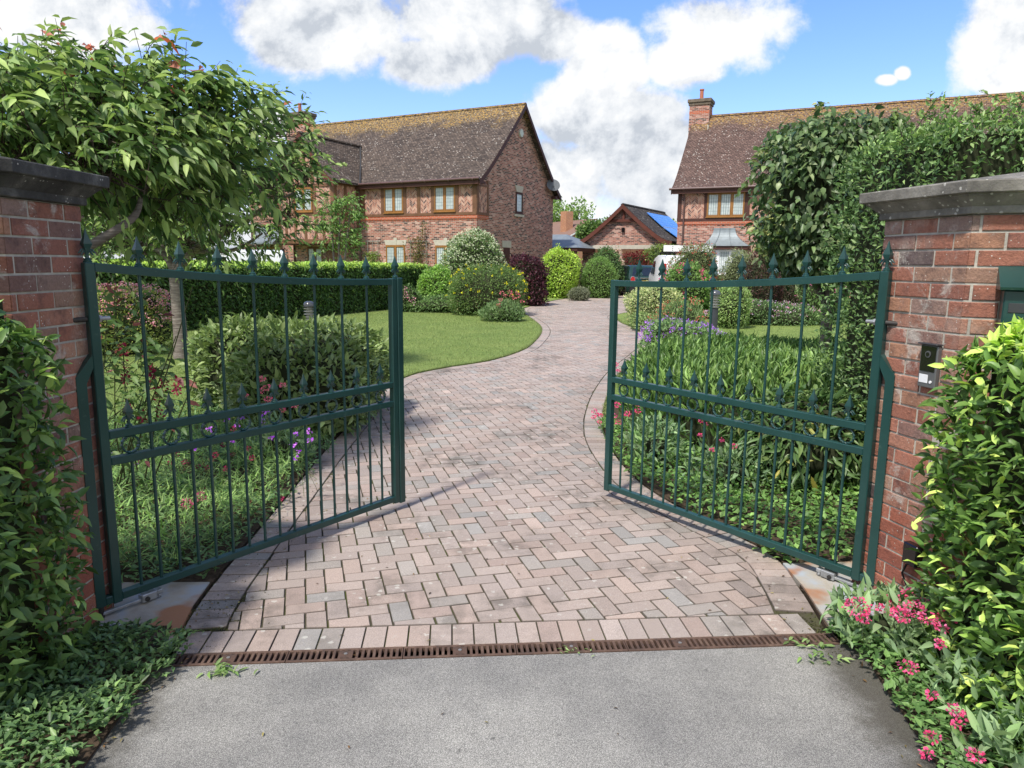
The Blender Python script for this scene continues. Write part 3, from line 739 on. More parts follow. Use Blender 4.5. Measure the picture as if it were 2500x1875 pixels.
def gate(x0, y0, deg, sg, label, stopbar):
    t = thing('iron_gate', label, 'gate', (x0, y0, 0), R(deg))
    W, th, zb, zl, zu = 1.878, .045, .1137, .8014, .932
    X = lambda x: sg*x
    def bx(n, a, c, z0, z1, y0_=0., y1_=th, bev=.004, b=None):
        m = b or MB(); m.box(X(a), X(c), y0_, y1_, z0, z1, bev)
        return m if b is not None else m.build(n, gp, t)
    ztop = lambda s: 1.634 + (.094)*(1-s/W)**2 if s < W else 1.634
    bx('hinge_stile', -.045, 0, .0665, 1.729); bx('free_stile', W, W+.046, .060, 1.636)
    if stopbar: bx('stop_bar', W+.048, W+.098, .052, 1.640, -.004, .052)
    b = MB()
    prof = [(-.125, .072), (-.080, .072), (-.080, 1.172), (-.0451, 1.245), (-.0451, 1.306), (-.125, 1.206)]
    q = [(X(a), z) for a, z in prof]; q = q if sg > 0 else q[::-1]
    b.prismy(q, .0015, th-.0015); b.build('hinge_brace', gp, t)
    bx('brace_foot', -.0799, -.0452, .0725, .1125, .0015, th-.0015)
    # top rail follows a shallow curve
    b = MB(); K = 14; V = []
    for k in range(K+1):
        s = W*k/K; z = ztop(s)
        for yy_, dz in ((.002, -.040), (.002, -.003), (.005, 0), (th-.005, 0), (th-.002, -.003), (th-.002, -.040)): V.append((X(s), yy_, z+dz))
    F = []
    for k in range(K):
        for i in range(6): f = [k*6+i, k*6+(i+1) % 6, (k+1)*6+(i+1) % 6, (k+1)*6+i]; F.append(f if sg < 0 else f[::-1])
    b.add(V, F); b.build('top_rail', gp, t)
    for n, z in (('upper_middle_rail', zu), ('lower_middle_rail', zl), ('bottom_rail', zb)): bx(n, .0003, W-.0003, z-.040, z, .002, th-.002, .003)
    p = W/9; cy = th/2
    def bar(x, z0, z1, r=.0085):
        m = MB(); m.tube([(X(x), cy, z0), (X(x), cy, z1)], r, 10, False); m.build('bar', gp, t, smooth=True)
    for k in range(1, 9):
        x = p*k; bar(x, zb-.001, ztop(x)-.039)
        finial(t, X(x), cy, ztop(x)-.0005, sg)
    finial(t, X(-.0225), cy, 1.7285, sg, 1.03)
    if stopbar: finial(t, X(W+.05), cy, 1.6395, sg)
    for k in range(9):
        x = p*(k+.5); bar(x, zb-.001, zl-.039, .008)
        m = MB(); rr = .041
        N = 30; V = []; F = []
        for i in range(N):
            a = 2*math.pi*i/N; r0 = rr + (.0022 if i % 2 else -.001)
            for u, v in ((-.005, -.0055), (.0, -.0085), (.005, -.0055), (.005, .0055), (.0, .0085), (-.005, .0055)): V.append((X(x)+(r0+u)*math.cos(a), cy+v, (zl+zu-.040)/2+(r0+u)*math.sin(a)))
        for i in range(N):
            for c in range(6): F.append([i*6+c, ((i+1) % N)*6+c, ((i+1) % N)*6+(c+1) % 6, i*6+(c+1) % 6])
        m.add(V, F).build('ring', gp, t)
        finial(t, X(x), cy, zu-.0005, sg, .97)
    # upper hinge bolt through the stile into the pier
    m = MB(); m.tube([(X(.055), cy, 1.470), (X(-.045), cy, 1.470)], .010, 10); m.tube([(X(.004), cy, 1.470), (X(.014), cy, 1.470)], .018, 6); m.build('hinge_bolt', zinc, t, smooth=True)
    m = MB(); m.tube([(X(-.045), cy, 1.470), (X(-.155), cy+.02, 1.466)], .012, 10); m.lathe([(.02, 1.44), (.02, 1.49), (.013, 1.492), (.013, 1.51), (.02, 1.512), (.02, 1.524)], X(-.15), cy+.02, 12)
    m.box(X(-.13), X(-.20), cy, cy+.05, 1.425, 1.438, .002); m.build('hinge_pin', oldiron, t, smooth=True)
    # lever of the gate motor under the bottom rail
    m = MB(); m.box(X(-.12), X(.12), .008, .030, .024, .040, .003); m.build('motor_lever', zinc, t)
    m = MB(); m.box(X(.09), X(.17), -.004, .040, .018, .060, .004); m.box(X(.175), X(.19), .0, .036, .018, .034, .003); m.box(X(.17), X(.20), .0, .036, .036, .058, .003)
    m.build('lever_bracket', zinc, t)
    m = MB(); m.tube([(X(.115), -.012, .035), (X(.115), .0, .035)], .012, 14); m.build('bracket_bolt', oldiron, t, smooth=True)
    m = MB(); m.tube([(X(-.10), th/2, .012), (X(-.10), th/2, .072)], .016, 12); m.build('pivot', oldiron, t, smooth=True)
    return t
gate(-1.9212, 3.3355, 53.79, 1, 'open dark green iron gate leaf on the left, its rails rising away towards the drive', True)
gate(1.8627, 3.6932, 127.14-180, -1, 'open dark green iron gate leaf on the right, in front of the laurel clump', False)

# ------------------------------------------------------------ things on the right pier
e = np.array(RP[1])-np.array(RP[0]); e /= np.linalg.norm(e); nrm = np.array([e[1], -e[0]]); aL = math.atan2(e[1], e[0])
dk = plain('dark grey plastic', (.035, .036, .04), .4, .5); blk = plain('gloss black', (.006, .006, .007), .12, .6); wht = plain('white label', (.75, .76, .78), .4); gr = plain('grey metal', (.17, .175, .18), .4, .5, .5)
p0 = np.array(RP[0]) + e*.395 + nrm*.005
t = thing('intercom', 'grey video entry panel with black camera window and white name plate on the right pier', 'intercom', (p0[0], p0[1], 1.185), aL)
m = MB(); m.box(-.052, .052, -.026, 0, 0, .205, .004); m.build('body', gr, t)
m = MB(); m.box(-.058, .058, -.042, -.002, .2055, .212, .002); m.build('rain_hood', dk, t)
m = MB(); m.box(-.044, .044, -.0285, -.0262, .078, .198, .001); m.build('camera_window', blk, t)
m = MB(); m.tube([(0, -.0287, .160), (0, -.032, .160)], .016, 18); m.build('lens_ring', gr, t); m = MB(); m.tube([(0, -.0322, .160), (0, -.034, .160)], .010, 16); m.build('lens', blk, t)
m = MB(); m.box(-.042, .010, -.0282, -.0262, .022, .062, .001); m.build('name_plate', wht, t)
m = MB(); m.tube([(.028, -.0262, .03), (.028, -.030, .03)], .007, 12); m.build('call_button', wht, t)
e2 = np.array(RP[2])-np.array(RP[1]); e2 /= np.linalg.norm(e2); n2 = np.array([e2[1], -e2[0]]); a2 = math.atan2(e2[1], e2[0])
p0 = np.array(RP[1]) + e2*.265 + n2*.006
t = thing('letter_box', 'dark green metal letter box with a sloping lid fixed to the right pier', 'letter box', (p0[0], p0[1], 1.33), a2)
m = MB(); m.box(-.13, .13, -.13, 0, 0, .33, .006); m.build('box', gp, t)
m = MB(); m.prismx([(0, .331), (-.16, .331), (-.163, .342), (0, .43)][::-1], -.15, .15); m.build('lid', gp, t)
m = MB(); m.box(-.11, .11, -.1335, -.1305, .235, .275, .001); m.build('flap', dk, t)
m = MB(); m.tube([(.0, -.131, .1), (.0, -.137, .1)], .009, 12); m.build('lock', zinc, t)
p0 = np.array(RP[0]) + e*.30 + nrm*.006
t = thing('cable_box', 'small black cable box with a looping cable low on the right pier', 'cable box', (p0[0]+.02, p0[1]-.08, .30), aL)
m = MB(); m.box(.0, .09, -.045, 0, 0, .11, .006); m.build('box', blk, t)
m = MB(); m.tube([(.02, -.02, .01), (.0, -.03, -.06), (.04, -.035, -.11), (.12, -.03, -.10), (.17, -.02, -.04)], .005, 8); m.build('cable', blk, t, smooth=True)

# ============================================================ HOUSES
HB = [(0., (.055,.035,.035)), (.24, (.18,.075,.06)), (.5, (.34,.135,.10)), (.75, (.42,.18,.135)), (1., (.52,.33,.27))]
house_brick = brickmat('house brick', HB, (.42, .37, .31))
red_brick = brickmat('red brick', [(0, (.42,.095,.045)), (1, (.50,.13,.06))], (.40,.30,.25), spots=.1)
orange_brick = brickmat('orange brick', [(0, (.40,.15,.07)), (1, (.52,.22,.10))], (.42,.35,.28), spots=.2)
# herringbone infill: slanting bricks in opposed columns
hm = Mat('herringbone brick', .85, .2)
huv = hm.nd('ShaderNodeUVMap').outputs[0]; hx = hm.nd('ShaderNodeSeparateXYZ', {0: huv})
colw = .16
ci = hm.math('FLOOR', hm.math('DIVIDE', hx.outputs[0], colw)); par = hm.math('MODULO', hm.math('ABSOLUTE', ci), 2.)
fx = hm.math('FRACT', hm.math('DIVIDE', hx.outputs[0], colw)); sg_ = hm.math('SUBTRACT', hm.math('MULTIPLY', par, 2.), 1.)
vy = hm.math('DIVIDE', hm.math('ADD', hx.outputs[1], hm.math('MULTIPLY', hm.math('MULTIPLY', fx, sg_), colw*.95)), .098)
row = hm.math('FLOOR', vy); fy = hm.math('FRACT', vy)
seed = hm.nd('ShaderNodeCombineXYZ', {0: ci, 1: row, 2: 0.}); wn = hm.nd('ShaderNodeTexWhiteNoise', {'Vector': seed.outputs[0]}, noise_dimensions='3D')
hc = hm.ramp(wn.outputs[0], [(0, (.07,.045,.045)), (.22, (.26,.11,.08)), (.6, (.42,.185,.125)), (1., (.54,.33,.25))])
ed = hm.math('MAXIMUM', hm.rng(hm.math('ABSOLUTE', hm.math('SUBTRACT', fy, .5)), .38, .44), hm.rng(hm.math('ABSOLUTE', hm.math('SUBTRACT', fx, .5)), .44, .49))
hm.color(hm.mix(ed, hc, (.42,.36,.31))); hm.bump(ed, -.5, .01); herring = hm.m
def wood(name, a, c, rough=.6):
    m = Mat(name, rough, .3); m.color(m.ramp(m.noise(3, 6, .7, dist=.5), [(.3, a), (.7, c)])); m.bump(m.noise(60, 4), .3, .004); return m.m
timber = wood('weathered timber', (.11,.052,.028), (.20,.105,.06)); darktimber = wood('dark stained timber', (.055,.022,.017), (.085,.036,.027)); barge = wood('red stained bargeboard', (.085,.028,.020), (.14,.045,.03))
golden = wood('golden oak frame', (.24,.11,.03), (.33,.16,.05), .4); lime = plain('pale stone', (.46,.43,.36), .9, .2, var=.1, scale=6); gutterm = plain('brown gutter', (.10,.055,.05), .4, .5)
leadm = plain('lead sheet', (.19,.22,.24), .55, .4, .2, var=.15, scale=4); clay = plain('clay pot', (.42,.15,.09), .8)
tile_L = tilemat('roof tiles grey brown', (.055,.044,.038), (.14,.108,.088), 8.75); tile_R = tilemat('roof tiles red brown', (.085,.055,.047), (.17,.11,.092), 9.0, .8)
tile_G = tilemat('garage roof tiles', (.035,.032,.030), (.09,.078,.068), 6.5, 0)
pane = Mat('leaded panes with net curtains', .12, .6)
puv = pane.coord(); px_ = pane.nd('ShaderNodeSeparateXYZ', {0: puv})
def gridline(o, sp_, w): return pane.rng(pane.math('ABSOLUTE', pane.math('SUBTRACT', pane.math('FRACT', pane.math('ADD', pane.math('DIVIDE', o, sp_), .02)), .5)), .5-w, .5-w*.4)
g = pane.math('MAXIMUM', gridline(px_.outputs[0], .115, .07), gridline(px_.outputs[2], .155, .05))
fold = pane.math('ADD', pane.math('MULTIPLY', pane.math('SINE', pane.math('MULTIPLY', px_.outputs[0], 62.)), .3), pane.noise(6, 3))
pane.color(pane.mix(pane.math('MULTIPLY', g, .8), pane.ramp(fold, [(.2, (.30,.36,.37)), (.8, (.52,.57,.56))]), (.06,.065,.07))); pane = pane.m
def window(parent, x0, x1, z0, z1, y, n=2, loc=None, rz=0, frame=None, label=None):
    b = MB(); fw = .055; frame = frame or golden; w = x1-x0
    b.box(x0, x1, y-.045, y+.03, z1-fw, z1, .006); b.box(x0, x1, y-.045, y+.03, z0, z0+fw, .006)
    b.box(x0, x0+fw, y-.044, y+.029, z0+fw, z1-fw, .005); b.box(x1-fw, x1, y-.044, y+.029, z0+fw, z1-fw, .005)
    for k in range(1, n): xm = x0+w*k/n; b.box(xm-.04, xm+.04, y-.043, y+.028, z0+fw, z1-fw, .005)
    for k in range(n):                                # opening casements
        a, c = x0+w*k/n+.045, x0+w*(k+1)/n-.045
        b.box(a, c, y-.052, y-.01, z0+fw+.001, z0+fw+.035, .004); b.box(a, c, y-.052, y-.01, z1-fw-.035, z1-fw-.001, .004)
        b.box(a, a+.03, y-.051, y-.011, z0+fw+.036, z1-fw-.036, .003); b.box(c-.03, c, y-.051, y-.011, z0+fw+.036, z1-fw-.036, .003)
    o = b.build('window', frame, parent, loc or (0, 0, 0), rz)
    if label: o['label'] = label
    p = MB(); p.box(x0+.05, x1-.05, y-.018, y-.010, z0+.05, z1-.05); p.build('pane', pane, o)
    s = MB(); s.box(x0-.04, x1+.04, y-.085, y-.02, z0-.045, z0-.001, .008); s.build('sill', frame, o)
    return o
def roofprof(hw, zr, ze, over=.32, kick=.16):         # (d, z) from ridge out to the eave, curving out at the foot
    o = []
    for k in range(11):
        t = k/10; d = (hw+over)*t; z = zr + (ze-zr)*t - (over*.55)*t
        z += -.22*math.sin(math.pi*t)*kick*2 + kick*max(0, (t-.72)/.28)**2
        o.append((d, z))
    return o
def roof(parent, x0, x1, yc, prof, mat, th=.10, axis='x', name='roof', sides=(1, -1)):
    b = MB()
    for sg in sides:
        up = [(yc+sg*d, z) for d, z in prof]; dn = [(yc+sg*d, z-th) for d, z in prof[::-1]]
        poly = up + dn
        n = len(prof)
        V = []; F = []
        for X_ in (x0, x1):
            for (yy_, z) in poly: V.append((X_, yy_, z) if axis == 'x' else (yy_, X_, z))
        m = 2*n
        for i in range(m): F.append([i, (i+1) % m, m+(i+1) % m, m+i])
        F.append(list(range(m))); F.append([m+i for i in range(m)][::-1])
        if (sg > 0) ^ (axis != 'x'): F = [f[::-1] for f in F]
        b.add(V, F)
    o = b.build(name, mat, parent)
    bm_ = o.data; bm_.validate()
    r = MB(); zr = prof[0][1]
    k = int((x1-x0)/.3)
    for i in range(k):
        a = x0+(x1-x0)*i/k; c = x0+(x1-x0)*(i+1)/k - .012
        pts = [(-.13, -.075), (-.09, -.01), (0, .035), (.09, -.01), (.13, -.075)]
        if axis == 'x': r.prismx([(yc+p, zr+q) for p, q in pts[::-1]], a, c)
        else: r.prismy([(yc+p, zr+q) for p, q in pts], a, c)
    r.build('ridge_tiles', mat, o)
    return o
def bargeboard(parent, x, yc, prof, mat, th=.10, depth=.24, t=.05, axis='x', sides=(1, -1)):
    b = MB()
    for sg in sides:
        up = [(yc+sg*d, z-th*.25) for d, z in prof]; dn = [(yc+sg*d, z-th*.25-depth) for d, z in prof[::-1]]
        n = len(prof); m = 2*n; V = []; F = []
        for X_ in (x, x+t):
            for (yy_, z) in up+dn: V.append((X_, yy_, z) if axis == 'x' else (yy_, X_, z))
        for i in range(m): F.append([i, (i+1) % m, m+(i+1) % m, m+i])
        for i in range(n-1): F.append([i, i+1, m-2-i, m-1-i]); F.append([m+i+1, m+i, m+m-1-i, m+m-2-i])
        if (sg > 0) ^ (axis != 'x'): F = [f[::-1] for f in F]
        b.add(V, F)
    return b.build('bargeboard', mat, parent)
def gablewall(b, x0, x1, y0, y1, z0, prof, yc, axis='x'):
    pr = [(d, z-.10) for d, z in prof if d <= (y1-y0)/2+.001]; hw = (y1-y0)/2
    ze = np.interp(hw, [p[0] for p in prof], [p[1] for p in prof])-.10
    L_ = [(y0, z0), (y1, z0), (y1, ze)] + [(yc+d, z) for d, z in pr[::-1]] + [(yc-d, z) for d, z in pr[1:]] + [(y0, ze)]
    if axis == 'x': b.prismx(L_, x0, x1)
    else: b.prismy(L_, x0, x1)
def chimney(parent, cx, cy, hx, hy, z0, z1, pots=1):
    b = MB(); b.box(cx-hx, cx+hx, cy-hy, cy+hy, z0, z1-.30); o = b.build('chimney', house_brick, parent)
    b = MB(); b.box(cx-hx-.05, cx+hx+.05, cy-hy-.05, cy+hy+.05, z1-.299, z1-.18); b.box(cx-hx-.10, cx+hx+.10, cy-hy-.10, cy+hy+.10, z1-.179, z1, .02); b.build('chimney_cap', plain('chimney cap brick', (.15,.12,.09), .9, var=.3), o)
    b = MB(); b.box(cx-hx-.004, cx+hx+.004, cy-hy-.004, cy+hy+.004, z1-.75, z1-.60); b.build('red_band', red_brick, o)
    b = MB(); b.lathe([(.12, z1), (.12, z1+.05), (.10, z1+.07), (.095, z1+.48), (.12, z1+.50), (.12, z1+.56), (.08, z1+.56), (.08, z1+.4)], cx, cy, 14); b.build('chimney_pot', clay, o, smooth=True)
    return o
def lintel(b, x0, x1, z0, z1, y, key=True):
    s = (z1-z0)*.35; b.prismy([(x0+s, z0), (x1-s, z0), (x1, z1), (x0, z1)], y-.02, y+.05)
    if key:
        xm = (x0+x1)/2; b.prismy([(xm-.06, z0-.003), (xm+.06, z0-.003), (xm+.10, z1+.10), (xm-.10, z1+.10)], y-.035, y+.04)
def dentils(parent, segs_, z0, z1):
    b = MB()
    for (ax, c, a0, a1) in segs_:                     # axis, plane, from, to
        def bx(a, e, d, q0, q1):
            if ax == 'y': b.box(a, e, c-d, c+.02, q0, q1)
            else: b.box(c-.02, c+d, a, e, q0, q1)
        bx(a0, a1, .045, z1-.14, z1); bx(a0, a1, .03, z1-.17, z1-.141)
        k = int((a1-a0)/.225)
        for i in range(k): bx(a0+i*.225+.02, a0+i*.225+.125, .030, z0+.06, z1-.171); bx(a0+i*.225+.05, a0+i*.225+.155, .015, z0, z0+.059)
    return b.build('red_brick_band', red_brick, parent)

def left_house():
    zg = .28; t = thing('brick_house', 'large brick and timber house with projecting jettied bay, left of the drive', 'house', (-1.682, 33.218, zg), R(-27.8))
    Z = lambda z: z-zg
    D, x0 = 8.2, -14.3; pf = roofprof(D/2, Z(9.42), Z(5.40))
    b = MB(); gablewall(b, x0, 0, 0, D, -.3, pf, D/2); b.build('wall', house_brick, t)
    b = MB(); b.box(-6.72, -.001, -.030, .02, Z(3.88), Z(5.28)); b.box(-.02, .030, -.03, 1.0, Z(3.88), Z(5.28)); b.box(-14.2, -10.3, -.03, .02, Z(3.88), Z(5.28)); b.each('herringbone_panel', herring, t)
    b = MB(); bz, tz = Z(3.87), Z(5.30)
    for a, c in ((-6.72,-6.36),(-5.36,-5.17),(-4.03,-3.86),(-3.24,-3.06),(-2.45,-2.26),(-1.12,-.95),(-.20,.055)): b.box(a, c, -.06, .0, bz+.13, tz-.06)
    b.box(-6.72, .0551, -.063, .0, bz, bz+.129, .004); b.box(-6.72, .055, -.061, .0, tz-.059, tz+.05)
    b.box(0, .056, -.06, .12, bz+.13, tz-.06); b.box(0, .056, .86, 1.02, bz+.13, tz+.15); b.box(0, .058, -.063, 1.02, bz, bz+.129); b.box(0, .057, .121, .859, tz-.16, tz-.06)
    b.build('timber_frame', timber, t)
    dentils(t, [('y', 0, -6.72, .05), ('x', 0, -.03, 1.0)], Z(3.63), Z(3.868))
    window(t, -5.16, -4.03, Z(4.05), Z(5.22), -.03); window(t, -2.26, -1.12, Z(4.05), Z(5.20), -.03)
    window(t, -5.13, -3.99, Z(1.40), Z(2.52), .0); window(t, -2.24, -1.10, Z(1.40), Z(2.50), .0)
    b = MB(); lintel(b, -5.24, -3.88, Z(2.53), Z(2.77), 0); lintel(b, -2.35, -.99, Z(2.51), Z(2.75), 0); b.each('lintel', lime, t)
    # gable end
    w = window(t, -.36, .36, Z(4.19), Z(5.20), 0, 1, loc=(.0, 4.11, 0), rz=R(90), frame=darktimber)
    b = MB(); s=.1
    b.add([(x_, y_, z_) for x_ in (-.02, .035) for y_, z_ in ((3.82, Z(5.22)), (4.40, Z(5.22)), (4.56, Z(5.53)), (3.66, Z(5.53)))], [(0,1,2,3)[::-1],(4,5,6,7),(0,4,7,3)[::-1],(1,2,6,5)[::-1],(2,3,7,6)[::-1],(0,1,5,4)[::-1]])
    b.box(-.02, .07, 3.62, 4.60, Z(4.02), Z(4.14)); b.box(-.02, .03, 2.40, 3.3, Z(2.48), Z(2.80)); b.each('stone_dressing', lime, t)
    b = MB(); b.box(-.01, .035, 2.55, 3.15, Z(.3), Z(2.47)); b.build('side_door', darktimber, t)
    b = MB(); b.tube([(.0, 4.18, Z(8.05)), (.09, 4.18, Z(8.05))], .2, 6); b.build('alarm_box', plain('alarm box', (.55,.60,.55), .5), t)
    ro = roof(t, x0-.1, .34, D/2, pf, tile_L); bargeboard(t, .30, D/2, pf, darktimber)
    b = MB(); b.box(-6.7, .28, -.33, .0, Z(5.20), Z(5.235)); b.box(-6.75, .28, -.345, -.32, Z(5.18), Z(5.40), .003); b.box(.0, .29, -.31, .30, Z(5.236), Z(5.34)); b.box(.0, .29, D-.3, D+.34, Z(5.2), Z(5.34)); b.each('eaves_board', darktimber, t)
    b = MB(); b.tube([(-6.78, -.40, Z(5.40)), (.36, -.40, Z(5.42))], .058, 10); b.tube([(-6.66, -.10, Z(5.2)), (-6.66, -.10, .05)], .04, 8); b.tube([(-6.70, -.38, Z(5.36)), (-6.66, -.10, Z(5.1))], .04, 8)
    for k in range(6): b.tube([(-6.4+k*1.28, -.40, Z(5.40)), (-6.33+k*1.28, -.40, Z(5.40))], .068, 10)
    b.build('gutter', gutterm, t, smooth=True)
    chimney(t, -14.35, D/2, .72, .42, 4, Z(10.12))
    # jettied bay
    P = 1.865; xc = -8.48; bw = 1.78; zr = Z(7.72); pb_ = roofprof(bw, zr, Z(5.40), .28, .2)
    b = MB(); gablewall(b, -P, .5, xc-bw, xc+bw, Z(2.72), pb_, xc, 'y'); b.build('bay_wall', herring, t)
    b = MB(); y = -P-.035
    def fr(a, c, z0, z1, d=0): b.box(a, c, y-d, -P+.02, z0, z1, .004)
    xl, xr = xc-bw-.01, xc+bw+.01
    fr(xl, xr, Z(2.55), Z(2.76), .02); fr(xl, xr, Z(3.90), Z(4.04), .004); fr(xl, xr, Z(5.20), Z(5.34), .004)
    for a, c in ((xl, xl+.18), (xl+.42, xl+.56), (xl+1.02, xl+1.15), (-8.60, -8.44), (-7.94, -7.78), (xr-.18, xr), (xr-.74, xr-.60)): fr(a, c, Z(2.761), Z(3.899))
    for a, c in ((xl, xl+.2), (xl+.95, xl+1.12), (-8.00, -7.82), (xr-.2, xr)): fr(a, c, Z(4.041), Z(5.199))
    for a in (-1.0, -.5, 0, .5, 1.0): fr(xc+a-.06, xc+a+.06, Z(5.341), zr-.25-abs(a)*1.32)
    for q in (1, -1):                                 # side frames
        xs_ = xr if q > 0 else xl
        for y0_, y1_ in ((-P-.03, -P+.16), (-1.15, -1.0), (-.28, -.0)): b.box(xs_-.02*q, xs_+.035*q, y0_, y1_, Z(2.761), Z(5.28))
        b.box(xs_-.02*q, xs_+.037*q, -P-.036, 0, Z(2.55), Z(2.76)); b.box(xs_-.02*q, xs_+.038*q, -P-.034, 0, Z(3.90), Z(4.04)); b.box(xs_-.02*q, xs_+.036*q, -P-.033, 0, Z(5.281), Z(5.38))
    b.build('bay_timber_frame', timber, t)
    window(t, -9.14, -8.02, Z(4.06), Z(5.19), -P-.01, 2)
    roof(t, -P-.30, 2.3, xc, pb_, tile_L, axis='y', name='bay_roof'); bargeboard(t, -P-.33, xc, pb_, barge, axis='y', depth=.27)
    b = MB(); b.tube([(xc+bw+.34, -.38, Z(5.42)), (xc+bw*.5, 1.2, zr-1.1), (xc, 2.3, zr+.02)], .045, 6); b.build('valley_lead', plain('valley lead', (.035,.035,.035)), t)
    b = MB(); b.box(xc-1.55, xc+1.35, -1.05, .02, -.3, Z(2.55)); b.box(-14.2, -10.35, -.9, .02, -.3, Z(2.6)); b.each('lower_wall', house_brick, t)
    b = MB(); b.box(xc-bw, xc+bw, -P, -.5, Z(2.50), Z(2.549)); b.build('jetty_soffit', darktimber, t)
    window(t, xc-.75, xc+.25, Z(1.2), Z(2.4), -1.05, 2, frame=timber); window(t, -12.6, -11.3, Z(1.2), Z(2.4), -.9, 2)
    b = MB(); b.box(xc+.45, xc+1.2, -1.10, -1.0, 0, Z(2.45), .01); b.build('front_door', timber, t)
    b = MB(); pts = [(-.88, Z(3.45)), (-1.02, Z(3.1)), (-1.2, Z(2.85)), (-1.55, Z(2.62)), (-1.55, Z(2.54)), (-.88, Z(2.54))]; b.prismx(pts, -12.9, -11.1); b.build('lead_canopy', leadm, t)
    b = MB(); b.box(-10.85, -10.73, -1.22, -1.1, Z(2.05), Z(2.32), .01); b.tube([(-10.79, -.9, Z(2.2)), (-10.79, -1.1, Z(2.38))], .015, 6); b.build('wall_lantern', blk, t)
    return t
hl = left_house()
Ml = hl.matrix_basis
# satellite dish at the rear eave
w = Ml @ Vector((.12, 7.6, 5.30)); t = thing('satellite_dish', 'round dark satellite dish under the far eave of the left house', 'satellite dish', w, R(-27.8))
b = MB(); b.lathe([(.36, .07), (.26, .035), (.14, .012), (.001, .0)], 0, 0, 24); o = b.build('dish', plain('dish grey', (.10,.11,.12), .5), t, smooth=True); o.rotation_euler = (R(62), 0, R(35)); o.location = (.25, -.25, .25)
b = MB(); b.tube([(0, 0, 0), (.2, -.2, .1), (.25, -.25, .25), (.42, -.5, .18)], .018, 6); b.build('arm', dk, t)
# trellises with climbers
for k, (a, c, lab, col) in enumerate(((-3.76, -2.55, 'wooden wall trellis with a thin brownish climber between the ground floor windows', [(.09,.06,.025),(.12,.13,.03),(.07,.09,.02)]), (-6.3, -5.45, 'wooden wall trellis with a small bright green shrub near the inner corner', [(.10,.17,.03),(.16,.24,.04)]))):
    w = Ml @ Vector(((a+c)/2, -.05, 0)); t = thing('trellis', lab, 'trellis', w, R(-27.8)); hw = (c-a)/2; b = MB()
    for z in (2.45, 1.85, 1.35): b.box(-hw, hw, -.03, 0, z-.04, z)
    for x in (-hw*.75, 0, hw*.75): b.box(x-.015, x+.015, -.055, -.031, .2, 2.5)
    b.build('slats', plain('grey slats', (.22,.21,.19), .9), t)
    n = 900; P = np.column_stack([rng.normal(0, .33 if k == 0 else .22, n), rng.uniform(-.3, -.05, n), rng.uniform(.5, 1.9 if k else 2.6, n)])
    if k == 0: P[:250, 0] = (P[:250, 2]-1)*.28 + rng.normal(0, .08, 250); P[:250, 2] += .7
    Mw = np.array(t.matrix_basis)[:3, :3]; Pw = P@Mw.T + np.array(t.location); D, N = orient(unit(rng.normal(size=(n, 3))), .3, .2, 1)
    o = leaves('climber', None, Pw - np.array(t.location), D, N, .10, .045, palette(n, col), M['leaf']); o.parent = t; o.rotation_euler = (0, 0, R(27.8))

